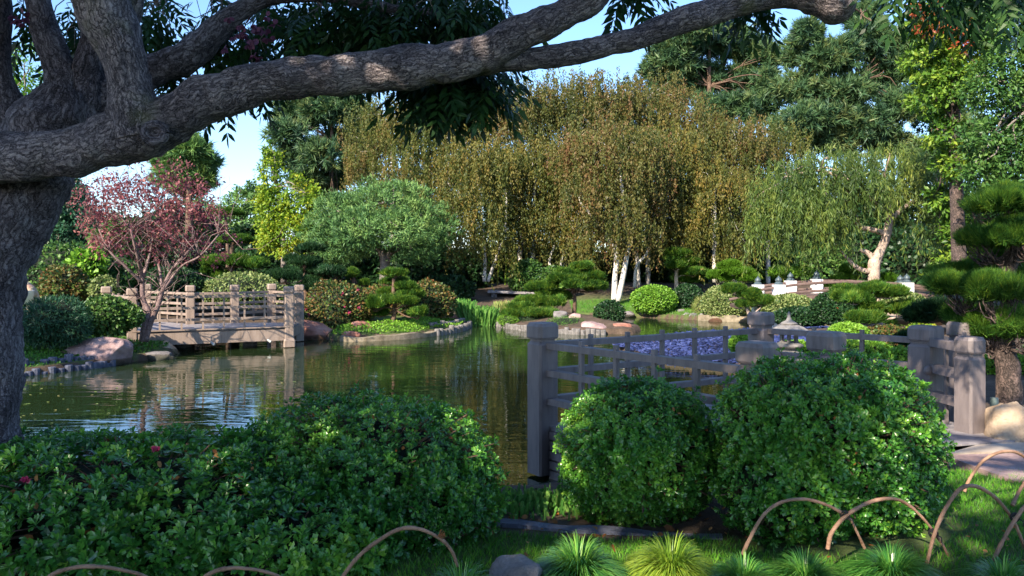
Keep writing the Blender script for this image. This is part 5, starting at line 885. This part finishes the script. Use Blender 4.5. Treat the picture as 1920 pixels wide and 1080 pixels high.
birch(890, 165, 95, 43, 530, 'birch_leaf', 11000, "tall brown-green birch behind the hanging leaf clump of the big limb", bot=430)
birch(905, 330, 85, 37.5, 525, 'birch_gold', 9000, "short golden-brown birch with two slim stems left of the plank bridge", [[(908, 528, 3.5), (909, 480, 3.2), (905, 430, 2.5), (902, 380, 2)], [(915, 528, 3.5), (928, 490, 3), (945, 440, 2.5), (950, 370, 2)]], bot=475)
birch(975, 148, 95, 42, 520, 'birch_leaf', 12000, "tall russet birch left of the grove's centre", bot=430)
birch(1010, 330, 90, 39.5, 520, 'birch_gold', 9500, "low golden birch with a straight white trunk above the round shrub", [[(1000, 512, 4), (999, 440, 4), (1002, 370, 3.2), (1005, 330, 2.5)]], bot=465)
birch(1060, 152, 100, 44, 520, 'birch_leaf', 12500, "tall birch at the middle of the skyline left of the sky notch", bot=420)
birch(1130, 140, 105, 41, 540, 'birch_leaf', 13500, "tallest russet birch above the white forked trunk", bot=420, trunks=[[(1198, 540, 4), (1190, 420, 3.5), (1165, 300, 3), (1140, 180, 2)], [(1170, 330, 2.5), (1120, 250, 2), (1090, 215, 1.5)]])
birch(1150, 300, 110, 35.5, 565, 'birch_leaf', 12000, "nearest birch with bright white forked trunk at the edge of the far lawn", [[(1151, 566, 5.5), (1153, 520, 5), (1155, 475, 4.5), (1135, 440, 3.5), (1110, 405, 3), (1092, 385, 2.5), (1085, 365, 1.8)], [(1158, 566, 5.5), (1168, 520, 5), (1177, 470, 4.5), (1180, 440, 4), (1172, 400, 3.5), (1166, 350, 3), (1163, 300, 2)], [(1155, 475, 4), (1158, 440, 3.2), (1157, 400, 2.4)], [(1177, 470, 3.5), (1186, 440, 3), (1190, 410, 2)]], bot=450)
birch(1215, 142, 100, 43, 540, 'birch_leaf', 12500, "tall brown birch right of the tallest one, with thin shaded stems", bot=430)
birch(1240, 300, 95, 38.5, 545, 'birch_gold', 9500, "mid-height birch leaning right beside the two-tier pine", [[(1190, 540, 3.5), (1194, 500, 3), (1216, 470, 2.5), (1225, 430, 2)]], bot=455)
birch(1300, 205, 95, 42, 540, 'birch_leaf', 12000, "brown birch below the left dark pine", bot=440, trunks=[[(1282, 540, 4), (1278, 470, 3.5), (1286, 410, 3), (1300, 300, 2.4)], [(1284, 420, 2.5), (1262, 408, 1.6), (1255, 402, 1)]])
birch(1375, 230, 95, 41, 540, 'birch_leaf', 11500, "dark russet birch with a leaning trunk left of the willow", [[(1380, 540, 5), (1375, 480, 4.5), (1368, 420, 4), (1372, 330, 3), (1382, 270, 2)]], bot=450)
birch(1440, 240, 80, 43, 540, 'birch_green', 9000, "last birch of the grove, half behind the willow's top", bot=430)
birch(1340, 380, 90, 38, 530, 'birch_gold', 8000, "small golden birch above the yellow-tipped pine", bot=485)
birch(1085, 400, 60, 39, 520, 'birch_gold', 5000, "small yellowing tree with bare twisted stems behind the island pine", [[(1040, 520, 3), (1030, 490, 2.5), (1040, 460, 2)], [(1048, 520, 3), (1055, 480, 2.2), (1075, 440, 1.5)]], bot=490)
birch(700, 250, 60, 46, 540, 'birch_leaf', 4500, "sparse reddish birch at the far left of the grove beside the tall pine", bot=400)
# ------------------------------------------------------------------ tall pines and right trees
def bigpine(px, Y, base, top, blobs, n, label, mat='needle_far', L_=.55, lean=0, r0=8):
    blobs = [(b[0], b[1], b[2]*.86, b[3]*.86, rng.uniform(-2, 2)) for b in blobs]; n = int(n*1.35)
    return leafy_tree("tall_pine", label, Y, [[(px, base, r0), (px+lean*.3, base*.6+top*.4, r0*.8), (px+lean*.7, base*.3+top*.7, r0*.5), (px+lean, top+10, r0*.15)]], blobs, 'pine', mat, n, L_, bark='bark_pine', group="tall pines on the skyline", nb=3, needles=26, lump=.8)
bigpine(622, 55, 500, 165, [(560, 215, 50, 30), (535, 250, 35, 22), (610, 205, 50, 30), (660, 210, 45, 25), (545, 300, 40, 20), (600, 290, 40, 24), (650, 270, 45, 25), (570, 340, 35, 18), (620, 340, 35, 22), (665, 320, 35, 20), (590, 375, 30, 16), (640, 385, 25, 16), (690, 250, 30, 40), (600, 170, 60, 25)], 2000, "tall open pine on the left skyline with bare branches and reddish trunk", r0=7)
bigpine(1330, 60, 480, 25, [(1340, 75, 60, 38), (1270, 105, 50, 34), (1235, 135, 30, 28), (1400, 95, 50, 32), (1440, 110, 28, 26), (1300, 150, 70, 34), (1390, 155, 60, 32), (1250, 185, 40, 26), (1350, 205, 60, 30), (1420, 205, 40, 26), (1300, 50, 40, 26), (1440, 160, 25, 30)], 2800, "broad dark pine directly above the right half of the birch grove")
bigpine(1585, 56, 480, 15, [(1495, 105, 22, 30), (1520, 60, 25, 25), (1560, 110, 55, 34), (1630, 75, 45, 34), (1620, 30, 35, 25), (1500, 170, 45, 30), (1580, 180, 60, 34), (1660, 140, 45, 34), (1520, 225, 60, 26), (1610, 235, 65, 28), (1690, 200, 40, 32), (1480, 240, 36, 24), (1560, 270, 60, 22), (1660, 270, 50, 24), (1700, 100, 30, 50), (1493, 70, 8, 20)], 3200, "tall blue-green pine between the notch of sky and the yellow-green tree", lean=30)
bigpine(1760, 58, 480, 40, [(1750, 180, 60, 60), (1800, 280, 60, 50), (1740, 300, 50, 40), (1720, 90, 40, 50)], 1300, "dark pine partly behind the yellow-green tree at the upper right")
bigpine(355, 48, 480, 255, [(355, 285, 40, 25), (330, 310, 40, 25), (380, 305, 28, 18), (350, 340, 55, 22)], 900, "rounded green pine top showing under the limb behind the red tree", mat='umbrella')
leafy_tree("sweetgum_tree", "tall sunlit yellow-green tree with reddening top at the upper right", 26, [[(1800, 520, 14), (1795, 400, 12), (1790, 250, 10), (1790, 100, 7), (1790, -40, 4)]], [(1770, 40, 55, 40), (1745, 110, 50, 38), (1790, 150, 60, 40), (1755, 190, 50, 34), (1780, 255, 45, 30), (1800, 100, 60, 60, .8), (1850, 40, 60, 50, .6), (1790, 310, 34, 30), (1775, 370, 30, 30, 1), (1810, 430, 50, 40, 1), (1800, 500, 50, 40, 1), (1730, 60, 30, 30), (1800, -40, 80, 50)], 'broad', 'amber', 24000, .16, bark='bark_dark', clump=.14, per=18)
g = G(); broad(g, [(1745, 35, 35, 25, -.8), (1800, 45, 30, 20, -.8), (1800, 85, 14, 12, -1), (1720, 20, 20, 20, -.8)], 26, 700, .15, per=12); g.build("red_top_leaves", M['redtip'], bpy.data.objects["sweetgum_tree"])
leafy_tree("camphor_tree", "dense dark green tree filling the upper right corner", 24, [[(1960, 520, 16), (1950, 400, 14), (1940, 200, 10), (1930, 20, 6)]], [(1900, 60, 60, 60), (1860, 160, 55, 55), (1920, 180, 60, 60), (1850, 260, 50, 40), (1900, 290, 60, 50), (1960, 100, 70, 70), (1960, 260, 70, 70), (1830, 330, 40, 25), (1895, 345, 50, 25), (1990, -20, 90, 70), (1880, -20, 60, 50)], 'broad', 'mid', 26000, .14, clump=.14, per=18)
# left distance and ends of the view
leafy_tree("distant_tree", "hazy grey-green tree low against the bright sky left of the yellow-green tree", 70, [[(455, 500, 5), (455, 400, 4)]], [(450, 380, 28, 26), (470, 360, 16, 18), (435, 410, 24, 24), (475, 410, 20, 30)], 'broad', 'umbrella', 5000, .3, per=16)
leafy_tree("distant_tree", "hazy tree behind the red tree's right-hand branches", 75, [[(395, 500, 5), (395, 420, 4)]], [(400, 405, 26, 24), (370, 395, 26, 30), (415, 440, 20, 24)], 'broad', 'umbrella', 4000, .3, per=16)
leafy_tree("conifer_tree", "blue-green conifer glimpsed left of the red tree below the limb", 38, [[(110, 520, 6), (110, 400, 4)]], [(110, 390, 40, 35), (80, 430, 50, 35), (150, 425, 40, 30), (130, 350, 25, 25)], 'broad', 'teal', 7000, .17, per=16)
leafy_tree("broadleaf_tree", "pale green tree in the sunlight behind the big trunk at the upper left", 30, [[(30, 520, 8), (30, 300, 6)]], [(40, 130, 40, 45), (20, 200, 40, 50), (60, 230, 40, 50), (-30, 160, 50, 60), (-20, 300, 60, 80), (30, 380, 40, 70)], 'broad', 'lime', 9000, .15, per=16)
leafy_tree("broadleaf_tree", "unseen dense tree added outside the left edge to shade the left bank", 11.5, [[(-1100, 640, 26), (-1100, 300, 20), (-1090, 0, 12)]], [(-1100, 60, 240, 110), (-950, 110, 200, 90), (-1250, 100, 240, 100)], 'broad', 'mid', 9000, .24, per=16)  # unseen tree, added only for its shade on the left bank
for k, (px, Y, top, w, mt, lb) in enumerate([(330, 52, 385, 90, 'dark', "dark tree filling the gap behind the red tree's right half"), (90, 50, 330, 110, 'teal', "blue-green tree behind the gardener"), (470, 56, 425, 60, 'dark', "low dark tree below the hazy grey-green one"), (620, 60, 400, 80, 'dark', "low dark tree behind the round-topped tree"), (240, 36, 420, 70, 'mid', "green bushy tree just behind the red tree's bare branches"), (1620, 50, 380, 90, 'dark', "dark tree close behind the willow trunk"), (1840, 40, 360, 90, 'dark', "dark tree behind the garden pine's upper pads"), (980, 66, 250, 130, 'dark', "distant dark tree behind the left part of the birch grove"), (1150, 66, 230, 140, 'dark', "distant dark tree behind the middle of the birch grove"), (1320, 68, 240, 120, 'dark', "distant dark tree behind the right part of the birch grove"), (1680, 64, 330, 130, 'dark', "distant dark tree low behind the willow"), (800, 68, 270, 120, 'dark', "distant dark tree behind the olive birches"), (180, 60, 400, 110, 'dark', "distant dark tree low behind the red tree"), (1520, 66, 330, 110, 'dark', "distant dark tree behind the willow's left side"), (1850, 60, 150, 140, 'dark', "distant dark tree behind the upper right corner trees"), (2120, 50, 100, 170, 'mid', "tree beyond the right edge of the view"), (-160, 44, 250, 150, 'mid', "tree beyond the left edge of the view"), (-420, 42, 200, 150, 'mid', "tree farther beyond the left edge of the view"), (2420, 48, 150, 170, 'mid', "tree farther beyond the right edge of the view")]):
    hh = 490-top; leafy_tree("broadleaf_tree", lb, Y, [[(px, 500, 8), (px, top+hh*.4, 5)]], [(px, top+.15*hh, w*.5, .18*hh), (px-w*.4, top+.4*hh, w*.5, .22*hh), (px+w*.4, top+.4*hh, w*.5, .22*hh), (px, top+.62*hh, w*.7, .25*hh), (px, top+.85*hh, w*.8, .2*hh)], 'broad', mt, 9000, .34, per=18, nb=1)

shrub("lime_shrub", "bright yellow-green shrub just behind the gate post under the rail", 1700, 655, 46, 50, 12.6, 'lime', 4500, .05, lump=.3)
shrub("azalea_shrub", "bronze and green shrub filling the bank left of the low shaded pine", 1665, 612, 44, 36, 16.2, 'azalea', 4000, .055, lump=.3)
for k, (px, py, rx, Y, mt, lb) in enumerate([(2060, 600, 110, 13, 'mid', "green shrub beyond the right edge behind the garden pine"), (2200, 570, 130, 15, 'dark', "dark shrub farther beyond the right edge"), (2080, 560, 110, 19, 'mid', "green shrub beyond the right edge near the bridge"), (2300, 560, 140, 19, 'azalea', "bronze shrub well beyond the right edge"), (2450, 600, 150, 13, 'mid', "large green shrub far beyond the right edge")]):
    shrub("evergreen_shrub", lb, px, py, rx, 110, Y, mt, 5000, .09, lump=.3)
